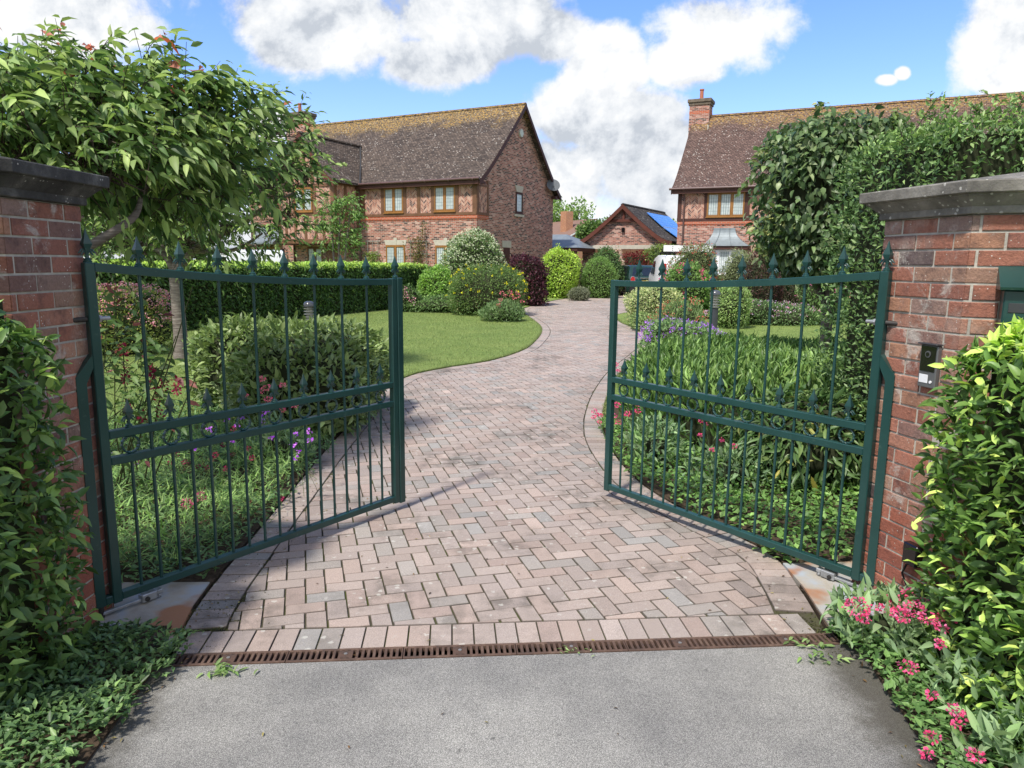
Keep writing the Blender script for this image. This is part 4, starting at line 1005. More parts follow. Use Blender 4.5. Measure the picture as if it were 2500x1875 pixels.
def right_house():
    zg = .30; t = thing('brick_house', 'long brick house on the right with a lead canopy over its window', 'house', (8.154, 36.55, zg), R(-25.5))
    Z = lambda z: z-zg
    D, x1 = 7.8, 19.; pf = roofprof(D/2, Z(9.55), Z(5.38), .34, .22)
    b = MB(); gablewall(b, 0, x1, 0, D, -.3, pf, D/2); b.build('wall', house_brick, t)
    b = MB(); b.box(.001, x1-.1, -.030, .02, Z(3.88), Z(5.28)); b.each('herringbone_panel', herring, t)
    b = MB(); bz, tz = Z(3.87), Z(5.24)
    for a, c in ((-.03,.16),(1.26,1.40),(3.16,3.40),(4.6,4.8),(6.2,6.4),(8.0,8.2),(10.,10.2),(12,12.2)): b.box(a, c, -.06, .0, bz+.13, tz)
    b.box(-.031, x1, -.063, 0, bz, bz+.129); b.build('timber_frame', darktimber, t)
    dentils(t, [('y', 0, -.02, x1)], Z(3.63), Z(3.868))
    window(t, 1.40, 3.16, Z(4.06), Z(5.20), -.03, 3); window(t, 6.4, 8.0, Z(4.06), Z(5.20), -.03, 3); window(t, 10.2, 12, Z(4.06), Z(5.20), -.03, 3)
    roof(t, -.30, x1, D/2, pf, tile_R); bargeboard(t, -.33, D/2, pf, darktimber)
    b = MB(); b.box(-.28, x1, -.355, -.33, Z(5.17), Z(5.38)); b.box(-.28, x1, -.329, .0, Z(5.19), Z(5.225)); b.each('eaves_board', darktimber, t)
    b = MB(); b.tube([(-.40, -.41, Z(5.40)), (x1, -.41, Z(5.42))], .058, 10); b.tube([(.28, -.38, Z(5.36)), (.30, -.10, Z(5.05)), (.30, -.10, .05)], .042, 8); b.build('gutter', gutterm, t, smooth=True)
    chimney(t, .05, D/2, .52, .42, 2.0, Z(10.36))
    b = MB(); b.box(-.36, -.29, D/2-.55, D/2+.55, 0, Z(8.0)); b.build('chimney_breast', house_brick, t)
    b = MB(); b.box(.58, .64, D/2-.75, D/2-.30, Z(8.75), Z(8.95)); b.build('flashing', lime, t)
    # bell-shaped lead canopy over the ground floor window
    b = MB(); K = 8; V = []; n = 0
    for k in range(K+1):
        u = k/K; z = Z(3.52)-(.86)*u; f = u**2.2; x_0, x_1, y_ = 1.80-.40*f-.05*u, 2.80+.72*f+.05*u, -.10-.62*f
        V += [(x_0, 0, z), (x_0, y_, z), (x_1, y_, z), (x_1, 0, z)]
    F = [[0,3,2,1]]
    for k in range(K):
        for i in range(3): F.append([k*4+i, k*4+i+1, k*4+4+i+1, k*4+4+i][::-1])
    F.append([K*4, K*4+1, K*4+2, K*4+3]); b.add(V, F)
    for x_ in (2.1, 2.55):
        b.tube([(x_+(x_-2.3)*.9*((k/K)**2.2), -.12-.62*(k/K)**2.2, Z(3.525)-.86*k/K) for k in range(K+1)], .014, 6)
    b.build('lead_canopy', leadm, t)
    b = MB(); b.box(1.35, 3.5, -.66, 0, Z(2.50), Z(2.655)); b.box(1.5, 3.35, -.5, 0, -.2, Z(1.3)); b.each('bay_panel', darktimber, t)
    window(t, 1.55, 3.3, Z(1.32), Z(2.49), -.42, 3, frame=wht)
    return t
right_house()

def garage():
    zg = .36; t = thing('garage', 'low brick garage with a curved gable and blue solar panels on its roof', 'garage', (6.30, 42.0, zg), R(-30))
    Z = lambda z: z-zg; hw = 2.55; pf = roofprof(hw, Z(5.12), Z(3.02), .42, .25); L_ = 6.8
    b = MB(); gablewall(b, 0, L_, -hw, hw, -.3, pf, 0, 'y'); b.build('wall', house_brick, t)
    b = MB(); b.box(-1.95, 2.05, -.03, .03, Z(2.60), Z(2.82)); b.build('stone_lintel', lime, t)
    b = MB(); b.box(-1.8, 1.9, -.02, .03, -.2, Z(2.59)); b.build('garage_door', timber, t)
    roof(t, -.30, L_+.2, 0, pf, tile_G, axis='y'); bargeboard(t, -.34, 0, pf, barge, axis='y', depth=.26)
    b = MB(); b.box(-1.0, 1.0, -.14, -.02, Z(4.12), Z(4.26)); b.box(-.07, .07, -.13, -.02, Z(4.261), Z(4.85)); b.build('gable_timber', barge, t)
    b = MB(); b.box(-.10, .08, -.12, 0, Z(3.55), Z(3.80), .02); b.build('flood_light', blk, t)
    sm = Mat('solar cells', .15, .6); u = sm.nd('ShaderNodeUVMap').outputs[0]
    br_ = sm.nd('ShaderNodeTexBrick', {'Vector': u, 'Color1': (.03,.16,.52), 'Color2': (.05,.21,.62), 'Mortar': (.35,.45,.6), 'Scale': 1.0, 'Mortar Size': .006, 'Brick Width': .5, 'Row Height': .25}, offset=0.)
    sm.color(br_.outputs[0])
    ds, zs = [p[0] for p in pf], [p[1] for p in pf]; k = 0
    for y0_ in (2.35, 3.4, 4.45, 5.5):
        for d0, d1 in ((.5, 1.5), (1.55, 2.5)):
            b = MB(); z0_, z1_ = np.interp(d0, ds, zs)+.13, np.interp(d1, ds, zs)+.13
            b.add([(d0, y0_, z0_), (d1, y0_, z1_), (d1, y0_+1.02, z1_), (d0, y0_+1.02, z0_), (d0, y0_, z0_-.04), (d1, y0_, z1_-.04), (d1, y0_+1.02, z1_-.04), (d0, y0_+1.02, z0_-.04)],
                  [(0,1,2,3),(4,7,6,5),(0,4,5,1),(1,5,6,2),(2,6,7,3),(3,7,4,0)]); b.build('solar_panel', sm.m, t)
    return t
garage()
# conservatory behind the left house, and a far orange house
t = thing('conservatory', 'low grey-roofed brown conservatory behind the left house', 'conservatory', (3.15, 42.5, .37), R(-27.8))
b = MB(); b.add([(-3, -1.6, 2.25), (1.3, -1.6, 2.25), (1.3, 3, 2.25), (-3, 3, 2.25), (-.2, .3, 3.05), (-3, .3, 3.05)], [(0,1,4,5),(1,2,4),(2,3,5,4),(0,5,3),(0,3,2,1)]); b.build('roof', leadm, t)
b = MB(); b.box(-3, 1.25, -1.55, -1.4, 2.05, 2.249); b.box(1.1, 1.251, -1.399, 3, 2.05, 2.249)
for x in (-2.8, -1.8, -.8, .2, 1.15): b.box(x-.05, x+.05, -1.5, -1.4, .6, 2.05)
b.build('frame', darktimber, t)
b = MB(); b.box(-3, 1.2, -1.52, -1.42, -.4, .6); b.build('wall', house_brick, t); b = MB(); b.box(-2.9, 1.1, -1.46, -1.44, .6, 2.05); b.build('glass', blk, t)
t = thing('brick_house', 'far orange brick house with a white window, seen between tree and garage', 'house', (6.9, 62, .57), R(28))
b = MB(); pfo = roofprof(3.4, 4.9, 3.1, .2, 0); gablewall(b, 0, 9, -3.4, 3.4, -.5, pfo, -.0, 'y'); b.build('wall', orange_brick, t)
roof(t, -.25, 9, 0, pfo, plain('pantiles', (.20,.12,.09), .9), axis='y'); bargeboard(t, -.28, 0, pfo, wht, axis='y', depth=.12)
window(t, -.9, .0, 1.7, 2.75, 0, 1, frame=wht); b = MB(); b.box(-2.0, -1.3, 1.5, 2.4, 3.4, 5.55); b.build('chimney', orange_brick, t)

# ============================================================ VEHICLES
tyre = plain('tyre', (.012, .012, .012), .85); glassd = plain('dark car glass', (.012, .016, .018), .06, .8); redl = plain('red lamp', (.45, .015, .012), .15, .6); chrome = plain('chrome', (.6, .6, .6), .15, .5, 1, var=.02); yel = plain('yellow plate', (.75, .52, .03), .4)
def vehicle(name, label, cat, loc, rz, prof, W, paint, wb, wr, glass_side, glass_rear, tumble=.12, beltz=.9):
    t = thing(name, label, cat, loc, rz); n = len(prof); b = MB(); V = []
    zt = max(p[1] for p in prof)                       # y runs from rear (0) to front; x across
    for xs_, ins in ((-1, .04), (-1, 0), (1, 0), (1, .04)):
        for y, z in prof:
            k = max(0, (z-beltz)/(zt-beltz)); e = ins*1.2
            cy_, cz = sum(p[0] for p in prof)/n, sum(p[1] for p in prof)/n
            x = xs_*(W/2 - tumble*k - (ins if ins else 0)*0); 
            if ins: V.append((xs_*(W/2-tumble*k), cy_+(y-cy_)*(1-e*.7), cz+(z-cz)*(1-e)))
            else: V.append((xs_*(W/2-tumble*k-.05), y, z))
    F = [list(range(n)), [3*n+i for i in range(n)][::-1]]
    for k in range(3):
        for i in range(n): F.append([k*n+i, (k+1)*n+i, (k+1)*n+(i+1) % n, k*n+(i+1) % n])
    b.add(V, F); b.build('body', paint, t, smooth=True)
    for wy in wb:
        for s in (-1, 1):
            b = MB(); b.tube([(s*(W/2-.20), wy, wr), (s*(W/2+.005), wy, wr)], wr, 24); o = b.build('wheel', tyre, t, smooth=True)
            b = MB(); b.tube([(s*(W/2-.05), wy, wr), (s*(W/2+.012), wy, wr)], wr*.62, 16); b.build('rim', chrome, o, smooth=True)
    for s in (-1, 1):
        for g_ in glass_side:
            b = MB(); q = [(s*(W/2-tumble*max(0, (z-beltz)/(zt-beltz))+.004), y, z) for y, z in g_]
            b.add(q + [(x-s*.02, y, z) for x, y, z in q], [list(range(len(q)))[::s], list(range(len(q), 2*len(q)))[::-s]]); b.build('side_window', glassd, t)
    (y0, z0), (y1, z1) = glass_rear; w0, w1 = W/2-tumble*.25-.12, W/2-tumble-.14
    b = MB(); b.add([(-w0, y0-.012, z0), (w0, y0-.012, z0), (w1, y1-.012, z1), (-w1, y1-.012, z1), (-w0, y0+.02, z0), (w0, y0+.02, z0), (w1, y1+.02, z1), (-w1, y1+.02, z1)], [(0,1,2,3),(7,6,5,4),(0,4,5,1),(1,5,6,2),(2,6,7,3),(3,7,4,0)]); b.build('rear_window', glassd, t)
    return t
green = Mat('dark green car paint', .18, .6); green.color(green.ramp(green.noise(2), [(.3, (.012, .035, .028)), (.7, (.016, .045, .036))])); green = green.m
white = plain('white van paint', (.78, .79, .80), .25, .5, var=.02)
mp = [(.10,.20),(.02,.38),(.0,.55),(.03,.80),(.12,.93),(.34,1.36),(.50,1.41),(1.5,1.42),(2.1,1.36),(2.75,1.00),(3.55,.90),(3.78,.75),(3.80,.35),(3.7,.20)]
car = vehicle('parked_car', 'small dark green hatchback parked at the end of the drive, seen from behind', 'car', (6.10, 32.9, .283), R(8), mp, 1.70, green, (.75, 3.1), .31,
    [[(.50,.95),(2.55,.98),(2.0,1.32),(.62,1.33)]], ((.13,.95),(.33,1.32)))
for s in (-1, 1):
    b = MB(); V = [(s*.70+.10*math.cos(a), .03, .78+.13*math.sin(a)) for a in np.linspace(0, 2*math.pi, 14, False)]; b.add(V+[(x, y-.05, z) for x, y, z in V], [list(range(14))[::-1], list(range(14, 28))]+[[i, (i+1) % 14, 14+(i+1) % 14, 14+i][::1] for i in range(14)]); b.build('tail_light', redl, car)
    b = MB(); b.tube([(s*.70+.11*math.cos(a), -.02, .78+.145*math.sin(a)) for a in np.linspace(0, 2*math.pi, 17)], .012, 6); b.build('light_ring', chrome, car)
    b = MB(); b.box(s*.80, s*1.02, 2.35, 2.55, .93, 1.06, .03); b.build('wing_mirror', chrome, car)
    b = MB(); b.tube([(s*.35, -.06, .30), (s*.35, .1, .30)], .04, 12); b.build('exhaust', chrome, car)
b = MB(); b.box(-.26, .26, -.03, .02, .62, .73, .004); b.build('number_plate', yel, car)
b = MB(); b.box(-.62, .62, -.035, .03, .835, .86, .004); b.build('chrome_strip', chrome, car)
b = MB(); b.box(-.82, .82, -.05, .10, .22, .50, .03); b.build('bumper', plain('dark bumper', (.02,.022,.022), .5), car)
vp = [(.03,.35),(.0,.6),(.02,1.5),(.10,1.80),(.25,1.88),(2.6,1.90),(3.3,1.80),(3.9,1.20),(4.35,1.02),(4.45,.7),(4.4,.35)]
van = vehicle('parked_van', 'white van with a ladder rack on its roof, parked beside the green car', 'van', (6.80, 28.3, .233), R(-3), vp, 1.85, white, (.85, 3.6), .33, [[(2.8,1.10),(3.85,1.15),(3.3,1.65),(2.85,1.68)]], ((.03,1.15),(.06,1.6)), .10, 1.1)
for o in list(van.children):
    if o.name.startswith('rear_window'): bpy.data.objects.remove(o)
for s in (-1, 1):
    b = MB(); b.box(s*.84, s*.935, -.03, .08, .95, 1.55, .012); b.build('tail_light', redl, van)
b = MB(); b.box(-.95, .95, .15, .19, 2.02, 2.26, .004); b.build('rack_board', white, van)
b = MB()
for x in (-.6, -.2, .2, .6):
    for z in (2.07, 2.14, 2.21): b.tube([(x, .149, z), (x, .143, z)], .018, 8)
b.build('rack_holes', blk, van)
b = MB()
for y in (.25, 1.4, 2.5): b.box(-.8, .8, y, y+.05, 1.97, 2.02); b.box(-.75, -.7, y, y+.05, 1.85, 1.97); b.box(.7, .75, y, y+.05, 1.85, 1.97)
b.build('roof_rack', blk, van)
b = MB(); b.box(-.004, .004, -.003, .02, .5, 1.8); b.box(-.55, -.15, -.004, .02, 1.42, 1.44); b.box(-.55, -.2, -.004, .02, 1.34, 1.355); b.build('door_seam', redl, van)
van2 = vehicle('parked_van', 'white van with dark windows parked behind the clipped hedge and cherry tree', 'van', (-7.9, 22.5, .175), R(30), vp, 1.85, white, (.85, 3.6), .33, [[(2.8,1.10),(3.85,1.15),(3.3,1.65),(2.85,1.68)], [(.5,1.15),(2.5,1.15),(2.5,1.65),(.5,1.65)]], ((.03,1.15),(.06,1.6)), .10, 1.1)

# ============================================================ PLANTING
def atz(px, py, z):
    d = ray(px, py); t = (z-CH)/d[2]; return np.array([d[0]*t, d[1]*t, z])
def heads(t, pts, r, npet, L, W, pal, name='flower_head', each=True, flat=.7, mat='petal'):
    pts = np.atleast_2d(pts); r = np.broadcast_to(r, len(pts)); allP = []; allD = []; allN = []
    for p, rr in zip(pts, r):
        u = unit(rng.normal(size=(npet, 3))); P = p + u*rr*np.array([1, 1, flat])*(.6+.4*rng.random((npet, 1)))
        if each: leaves(name, t, P, u+rng.normal(size=u.shape)*.5, rng.normal(size=u.shape), L, W, palette(npet, pal, jit=.15), M[mat], 'petal')
        else: allP.append(P); allD.append(u+rng.normal(size=u.shape)*.5)
    if not each:
        P = np.concatenate(allP); D = np.concatenate(allD)
        leaves(name, t, P, D, rng.normal(size=P.shape), L, W, palette(len(P), pal, jit=.15), M[mat], 'petal')
def stems(t, A_, B_, r=.003, col=(.10,.15,.05), name='stems', bend=.1):
    b = MB(); b.col = col; o = np.array(t.location)
    for a, c in zip(A_, B_):
        m = (np.array(a)+np.array(c))/2 + rng.normal(0, bend*.3, 3)*np.array([1, 1, 0]) + np.array([0, 0, .02])
        b.tube([np.array(a)-o, m-o, np.array(c)-o], [r, r*.9, r*.6], 4, False)
    return b.build(name, M['twig'], t)
def twigs(t, clumps, ntw, tl, nl, L, W, pal, droop=.6, red=None, redp=.3, redz=None, br=(.07,.055,.045), wind=(.0, 0, 0), kind='near', w=None, upb=.35, limb=None, tipl=None, mat='leaf', hub=None, thick=.0045):
    C_ = np.array([c[0] for c in clumps]); r = np.array([c[1] for c in clumps]); vol = r**2; pk = rng.choice(len(clumps), ntw, p=vol/vol.sum())
    u = unit(rng.normal(size=(ntw, 3))+np.array([0, 0, upb])); rad = r[pk]*(.25+.75*rng.random(ntw)**.6)
    S = C_[pk] + u*rad[:, None]*np.array([1, 1, .85]); d = unit(u*.7 + rng.normal(size=(ntw, 3))*.45 + np.array([0, 0, .45]) + np.array(wind))
    l = tl*(.6+.7*rng.random(ntw)); o = np.array(t.location)
    ts = (np.arange(nl)+.7)/nl
    Pt = lambda k: S + d*(l*k)[:, None] + np.array([0, 0, -1])*(l*k*k*.28)[:, None] + np.array(wind)*(l*k*k*.3)[:, None]
    P = []; D = []; N = []; TT = []; ID = []
    side0 = unit(np.cross(d, np.array([0, 0, 1.])+rng.normal(size=(ntw, 3))*.2))
    for i, k in enumerate(ts):
        p = Pt(k); s = side0*(1 if i % 2 else -1)
        D.append(s*.75 + d*(.45+.5*k) + rng.normal(size=(ntw, 3))*.28 + np.array([0, 0, -droop]) + np.array(wind)*.8); N.append(np.array([0, 0, .8]) + s*.5 + rng.normal(size=(ntw, 3))*.3)
        P.append(p); TT.append(np.full(ntw, k)); ID.append(np.arange(ntw))
    P, D, N, TT, ID = map(np.concatenate, (P, D, N, TT, ID)); m = len(P)
    col = palette(m, pal, w)
    if tipl is not None: k = (TT > .62) & (rng.random(m) < .75); col[k] = palette(k.sum(), tipl)
    if red is not None:
        ok = rng.random(ntw) < redp
        if redz is not None: ok &= S[:, 2] > redz
        k = ok[ID] & (TT > .70); col[k] = palette(k.sum(), red)
    Ls = L*(.65+.5*rng.random(m))*(1-.35*(TT > .85))
    leaves('crown', t, P, D, N, Ls, Ls*(W/L), col, M[mat], kind, .12)
    b = MB(); b.col = br
    for i in range(ntw):
        q = [Pt_ for Pt_ in (S[i]-d[i]*l[i]*.35, S[i]+d[i]*l[i]*.5-np.array([0, 0, l[i]*.07]), S[i]+d[i]*l[i]*.95-np.array([0, 0, l[i]*.25]))]
        b.tube([x-o for x in q], [thick, thick*.7, thick*.4], 3, False)
    if hub is not None:
        for i in range(ntw):
            if rng.random() < .35:
                c = C_[pk[i]]; b.tube([c-o+rng.normal(0, .05, 3), (c+S[i])/2-o+rng.normal(0, .06, 3), S[i]-d[i]*l[i]*.3-o], [thick*2.2, thick*1.6, thick], 4, False)
    b.build('twigs', M['twig'], t)
bark = Mat('cherry bark', .85, .25); bz_ = bark.nd('ShaderNodeMapping', {'Vector': bark.coord(), 'Scale': (3, 3, 26)}).outputs[0]
bark.color(bark.ramp(bark.noise(2.2, 5, .6, bz_), [(.35, (.11, .09, .08)), (.55, (.20, .17, .15)), (.72, (.34, .31, .28))])); bark.bump(bark.noise(3, 5, .6, bz_), .6, .01); bark = bark.m
def limbs(t, paths, name='trunk'):
    b = MB(); o = np.array(t.location)
    for pts, rs in paths:
        P = smooth(np.array(pts, float), 5); s = np.linspace(0, 1, len(P)); rr = np.interp(s, np.linspace(0, 1, len(rs)), rs)
        b.tube([p-o for p in P], list(rr), 10)
    return b.build(name, bark, t, smooth=True)
CP_ = [(.030,.072,.018),(.05,.11,.024),(.08,.155,.032),(.12,.20,.045)]; TIP = [(.16,.25,.06),(.22,.31,.075),(.13,.21,.05)]; REDL = [(.30,.10,.06),(.36,.14,.09),(.24,.07,.05)]
# near cherry behind the left pier
t = thing('cherry_tree', 'near cherry tree with reddish shoot tips overhanging the left pier', 'tree', (-3.9, 5.6, 0))
cl = [(at(px, py, Y), r) for px, py, Y, r in ((-120,300,5.2,.55),(-60,280,5.6,.45),(50,290,5.3,.40),(95,260,5.9,.38),(210,270,5.5,.38),(190,250,6.0,.32),(320,255,5.8,.38),(420,255,5.9,.32),(470,310,5.9,.36),(540,320,6.0,.28),(560,280,6.2,.22),(350,340,5.5,.38),(240,350,5.0,.34),(80,370,4.9,.36),(440,420,5.9,.34),(540,400,6.1,.30),(300,490,6.1,.28),(130,430,5.6,.3),(230,460,5.9,.3),(400,500,6.3,.26),(180,400,5.0,.3),(350,430,5.3,.30),(270,430,4.9,.26),(480,480,6.2,.26),(30,330,4.8,.3))]
twigs(t, cl, 760, .40, 8, .155, .055, CP_, .75, REDL, .16, 3.0, wind=(.28, 0, .0), tipl=TIP, hub=True)
tp = [np.array([-3.9, 5.6, 0]), np.array([-3.8, 5.6, .9]), np.array([-3.65, 5.6, 1.6])]
limbs(t, [(tp, [.13, .11, .10]), ([tp[2], at(150, 640, 5.1), at(262, 575, 5.0), at(330, 525, 5.1), at(345, 470, 5.3)], [.036, .034, .030, .024, .012]),
          ([tp[2], at(100, 480, 5.9), at(200, 380, 5.9), at(300, 320, 6.0)], [.06, .05, .03, .015]), ([at(100, 480, 5.5), at(60, 350, 5.3), at(40, 220, 5.3)], [.05, .035, .015]),
          ([at(345, 470, 5.3), at(400, 420, 5.9), at(440, 400, 6.0), at(520, 330, 6.1)], [.014, .018, .016, .010])])
# cherry standing on the lawn
t = thing('cherry_tree', 'cherry tree with a ringed grey trunk standing on the left lawn', 'tree', (-5.59, 12.0, .07))
cl = [(at(px, py, Y), r) for px, py, Y, r in ((650,330,10.5,.55),(610,370,10.8,.7),(690,400,10.6,.55),(735,430,10.6,.22),(640,460,10.4,.6),(700,520,10.6,.30),(660,560,10.5,.42),(560,450,10.8,.75),(560,560,11,.62),(470,480,11.2,.8),(460,590,11.4,.5),(370,520,11.6,.8),(330,600,11.8,.55),(270,560,12,.7),(260,640,12,.4),(400,420,12.2,.9),(520,400,12.2,.8),(200,480,12.5,.9))]
twigs(t, cl, 1150, .45, 8, .125, .05, CP_, .6, REDL, .15, 3.6, wind=(.25, 0, 0), tipl=TIP, hub=True, w=[4,3,2,1])
b0 = np.array([-5.59, 12.0, .05]); fk = np.array([-5.60, 12.0, 1.55])
limbs(t, [([b0, b0+np.array([.01, 0, .5]), fk], [.135, .108, .10]), ([fk+[0,0,-.08], at(470, 615, 11.9), at(560, 560, 11.3), at(660, 500, 10.8), at(720, 470, 10.6)], [.08, .065, .05, .03, .012]),
          ([fk+[0,0,-.05], at(400, 620, 12.), at(330, 590, 12.), at(270, 560, 12.)], [.075, .055, .04, .02]), ([fk, at(450, 560, 12.), at(480, 480, 11.8), at(520, 380, 11.8)], [.07, .055, .04, .02]),
          ([at(470, 615, 11.9), at(570, 610, 11.6), at(640, 570, 11.)], [.04, .03, .015]), ([at(400, 620, 12.), at(390, 540, 12.1), at(400, 430, 12.2)], [.045, .035, .02])])
# small tree against the house
t = thing('small_tree', 'small multi-stemmed tree with drooping leaves in front of the house bay', 'tree', (-6.5, 27, .22))
cl = [(at(px, py, 27), r) for px, py, r in ((845,500,.42),(800,520,.42),(862,545,.30),(820,570,.55),(785,560,.32),(850,600,.38),(800,620,.32),(760,560,.25))]
twigs(t, cl, 240, .42, 8, .17, .07, [(.06,.13,.03),(.10,.20,.04),(.16,.28,.06)], .7, kind='far', wind=(.3, 0, 0), w=[2,3,2], thick=.008)
limbs(t, [([(-6.5+x, 27, .2), (-6.5+x*1.4, 27, 1.2), (-6.45+x*2.5, 27, 2.6), (-6.4+x*3, 27, 3.4)], [.05, .045, .035, .015]) for x in (-.1, 0, .12)])
# clipped hedge across the lawn
hA, hB = np.array([-9.8, 11.4]), np.array([-3.0, 25.4]); hd = (hB-hA); hl_ = np.linalg.norm(hd); ha = math.atan2(hd[1], hd[0])
mid = (hA+hB)/2 + np.array([-hd[1], hd[0]])/hl_*.5
hedge('clipped_hedge', 'long clipped beech hedge with bright new growth on top, beside the left lawn', 'hedge', mid[0]-hl_/2, mid[0]+hl_/2, mid[1]-.5, mid[1]+.5, .13, 1.66, 62000, .085, .045,
      [(.022,.065,.012),(.035,.095,.016),(.055,.13,.02),(.09,.18,.03)], [3,4,3,1], new=[(.24,.38,.05),(.32,.44,.07),(.17,.30,.04)], newp=.02, topnew=.75, rz=ha, org=(mid[0], mid[1]), bump=.04, seed=5, round_=.10, droop=.45, depth=.16)
# gate-side hedges
hedge('laurel_hedge', 'bright leafy laurel hedge with yellow-green new growth in front of the right pier', 'hedge', 1.84, 3.3, 2.30, 3.04, .02, 1.555, 12000, .072, .030,
      [(.030,.080,.012),(.045,.115,.018),(.08,.18,.025),(.12,.24,.03),(.16,.12,.03)], [2,3,3,2,.12], new=[(.30,.46,.05),(.38,.50,.07),(.22,.40,.04)], newp=.16, topnew=.8, bump=.06, depth=.16, kind='near', mat='leaf_gloss', seed=9, round_=.22, up=.45, droop=.1, out=.5, rnd=.55, curl=.12)
hedge('laurel_hedge', 'darker leafy laurel hedge in front of the left pier', 'hedge', -3.3, -1.86, 2.25, 2.93, .02, 1.70, 11500, .070, .029,
      [(.035,.085,.018),(.05,.12,.024),(.075,.16,.03),(.11,.21,.04)], [3,3,3,2], new=[(.17,.32,.05),(.24,.38,.06)], newp=.14, topnew=.5, bump=.06, depth=.16, kind='near', mat='leaf_gloss', seed=12, round_=.30, up=.35, droop=.15, out=.5, rnd=.6, curl=.12)
# tall privet hedge behind the right pier, ivy-leaved tree beside it
hedge('privet_hedge', 'tall loose privet hedge rising behind the right gate pier', 'hedge', 2.66, 7.2, 4.75, 6.25, .02, 2.78, 46000, .048, .023,
      [(.04,.095,.026),(.06,.13,.034),(.09,.175,.045),(.13,.22,.065)], [3,4,3,2], new=[(.18,.29,.07),(.14,.25,.06)], newp=.08, topnew=.45, bump=.09, depth=.22, kind='far', mat='leaf_gloss', seed=21, round_=.25, up=.5, out=.5, rnd=.6, droop=.05)
ph = [o for o in bpy.data.objects if o.name.startswith('privet_hedge')][0]
cl = [((x, y, 2.62+rng.uniform(-.1, .10)), .18) for x, y in zip(np.linspace(2.8, 5, 14), rng.uniform(4.8, 5.6, 14))]
twigs(ph, cl, 200, .24, 9, .05, .024, [(.07,.15,.03),(.12,.22,.05)], -.1, kind='far', tipl=[(.16,.27,.06)], upb=1.2, thick=.003, mat='leaf_gloss')
t = thing('evergreen_tree', 'dark large-leaved evergreen tree with trailing shoots beside the privet hedge', 'tree', (3.55, 8.0, .03))
c = (3.50, 8.0, 2.46); P, N, dj = blob(6500, c, (.80, .7, .90), .72, .10, 3.1, 33, .30, -.97)
D, Nn = orient(N, .4, -.2, .5, .5); leaves('crown', t, P, D, Nn, .095*(.7+.5*rng.random(len(P))), .058, palette(len(P), [(.032,.07,.022),(.05,.10,.03),(.08,.14,.042),(.15,.20,.08)], [4,4,3,1.5]), M['leaf_gloss'], 'near', .1)
core_blob('dark_core', t, c, (.80, .7, .90), M['twig'], .72, .10, 3.1, 33, .74, -.9)
limbs(t, [([(3.55, 8, 0), (3.5, 8, 1.), (3.5, 8, 2.2)], [.07, .06, .05]), ([(3.5, 8, 1.3), (3.2, 8, 1.8), (3.0, 8, 2.4)], [.04, .03, .02]), ([(3.5, 8, 1.2), (3.9, 8, 1.8), (4.1, 8, 2.3)], [.04, .03, .02])])
cl = [(at(1870, 430, 8), .16), (at(1900, 590, 7.8), .22), (at(1880, 520, 7.9), .18), (at(1990, 310, 8), .12), (at(2100, 300, 8), .12), (at(2180, 330, 7.8), .2)]
twigs(t, cl, 60, .26, 8, .09, .055, [(.05,.11,.025),(.09,.15,.04),(.20,.22,.06)], .5, kind='near', thick=.003, mat='leaf_gloss')

# shrubs along the left of the drive
def flowers_on(t, c, r, n, R_, npet, L, W, pal, e=1., lump=.12, lf=3.2, seed=1, flat=-.2, minz=None, name='flowers', k=1.02, each=False):
    P, N, dj = blob(n, c, r, e, lump, lf, seed, .0, flat); P = np.array(c)+(P-np.array(c))*k
    if minz is not None: P = P[P[:, 2] > minz]
    heads(t, P, R_, npet, L, W, pal, name, each)
t = bush('flowering_shrub', 'big rounded shrub covered in small white flowers in front of the house', 'shrub', -1.46, 26.0, 1.15, 1.1, 2.72, 9000, .09, .05, [(.05,.10,.025),(.08,.15,.04),(.12,.20,.06)], seed=2, lump=.07)
flowers_on(t, (-1.46, 26, .21+2.72*.42), (1.15, 1.1, 2.72*.58), 620, .05, 6, .045, .04, [(.44,.48,.34),(.38,.44,.28)], lump=.07, seed=2, flat=-.35)
bush('shrub', 'fresh yellow-green leafy shrub at the near end of the clipped hedge', 'shrub', -2.55, 24.3, .62, .6, 1.42, 5200, .10, .055, [(.09,.20,.03),(.14,.28,.04),(.20,.35,.06)], seed=4, lump=.16)
t = bush('hypericum_bush', 'wide rounded green bush dotted with yellow flowers by the drive', 'shrub', -.78, 21.9, 1.22, 1.0, 1.52, 15000, .060, .026, [(.045,.10,.02),(.07,.145,.025),(.11,.19,.04),(.14,.14,.05)], [3,4,3,1], seed=6, lump=.06, e=.85)
flowers_on(t, (-.78, 21.9, .17+1.52*.42), (1.22, 1., 1.52*.58), 60, .022, 6, .042, .036, [(.62,.48,.02),(.60,.42,.02)], e=.85, lump=.06, seed=6, flat=-.1, k=1.03, name='flower', each=True)
t = bush('valerian_clump', 'loose clump with pink-red flower heads at the bend of the drive', 'flowering plant', -.27, 19.7, .62, .5, .56, 3800, .085, .025, [(.09,.17,.06),(.13,.22,.08),(.10,.17,.05)], seed=8, lump=.2, up=.8)
hp = np.array([at(px, py, 19.5+rng.uniform(-.3, .3)) for px, py in ((1225,715),(1233,722),(1245,712),(1248,720),(1262,716),(1266,722),(1275,735),(1240,735),(1218,745),(1256,728),(1236,748),(1222,732))])
heads(t, hp, .055, 22, .03, .022, [(.52,.10,.14),(.60,.16,.20)]); stems(t, [(p[0]*1.+rng.normal(0, .1), p[1], .3) for p in hp], hp, .005)
bush('smoke_bush', 'dark purple-leaved bush left of the drive', 'shrub', .48, 26.5, .86, .8, 1.86, 7500, .085, .06, [(.030,.010,.016),(.055,.016,.026),(.085,.028,.038),(.035,.020,.016)], seed=10, lump=.16)
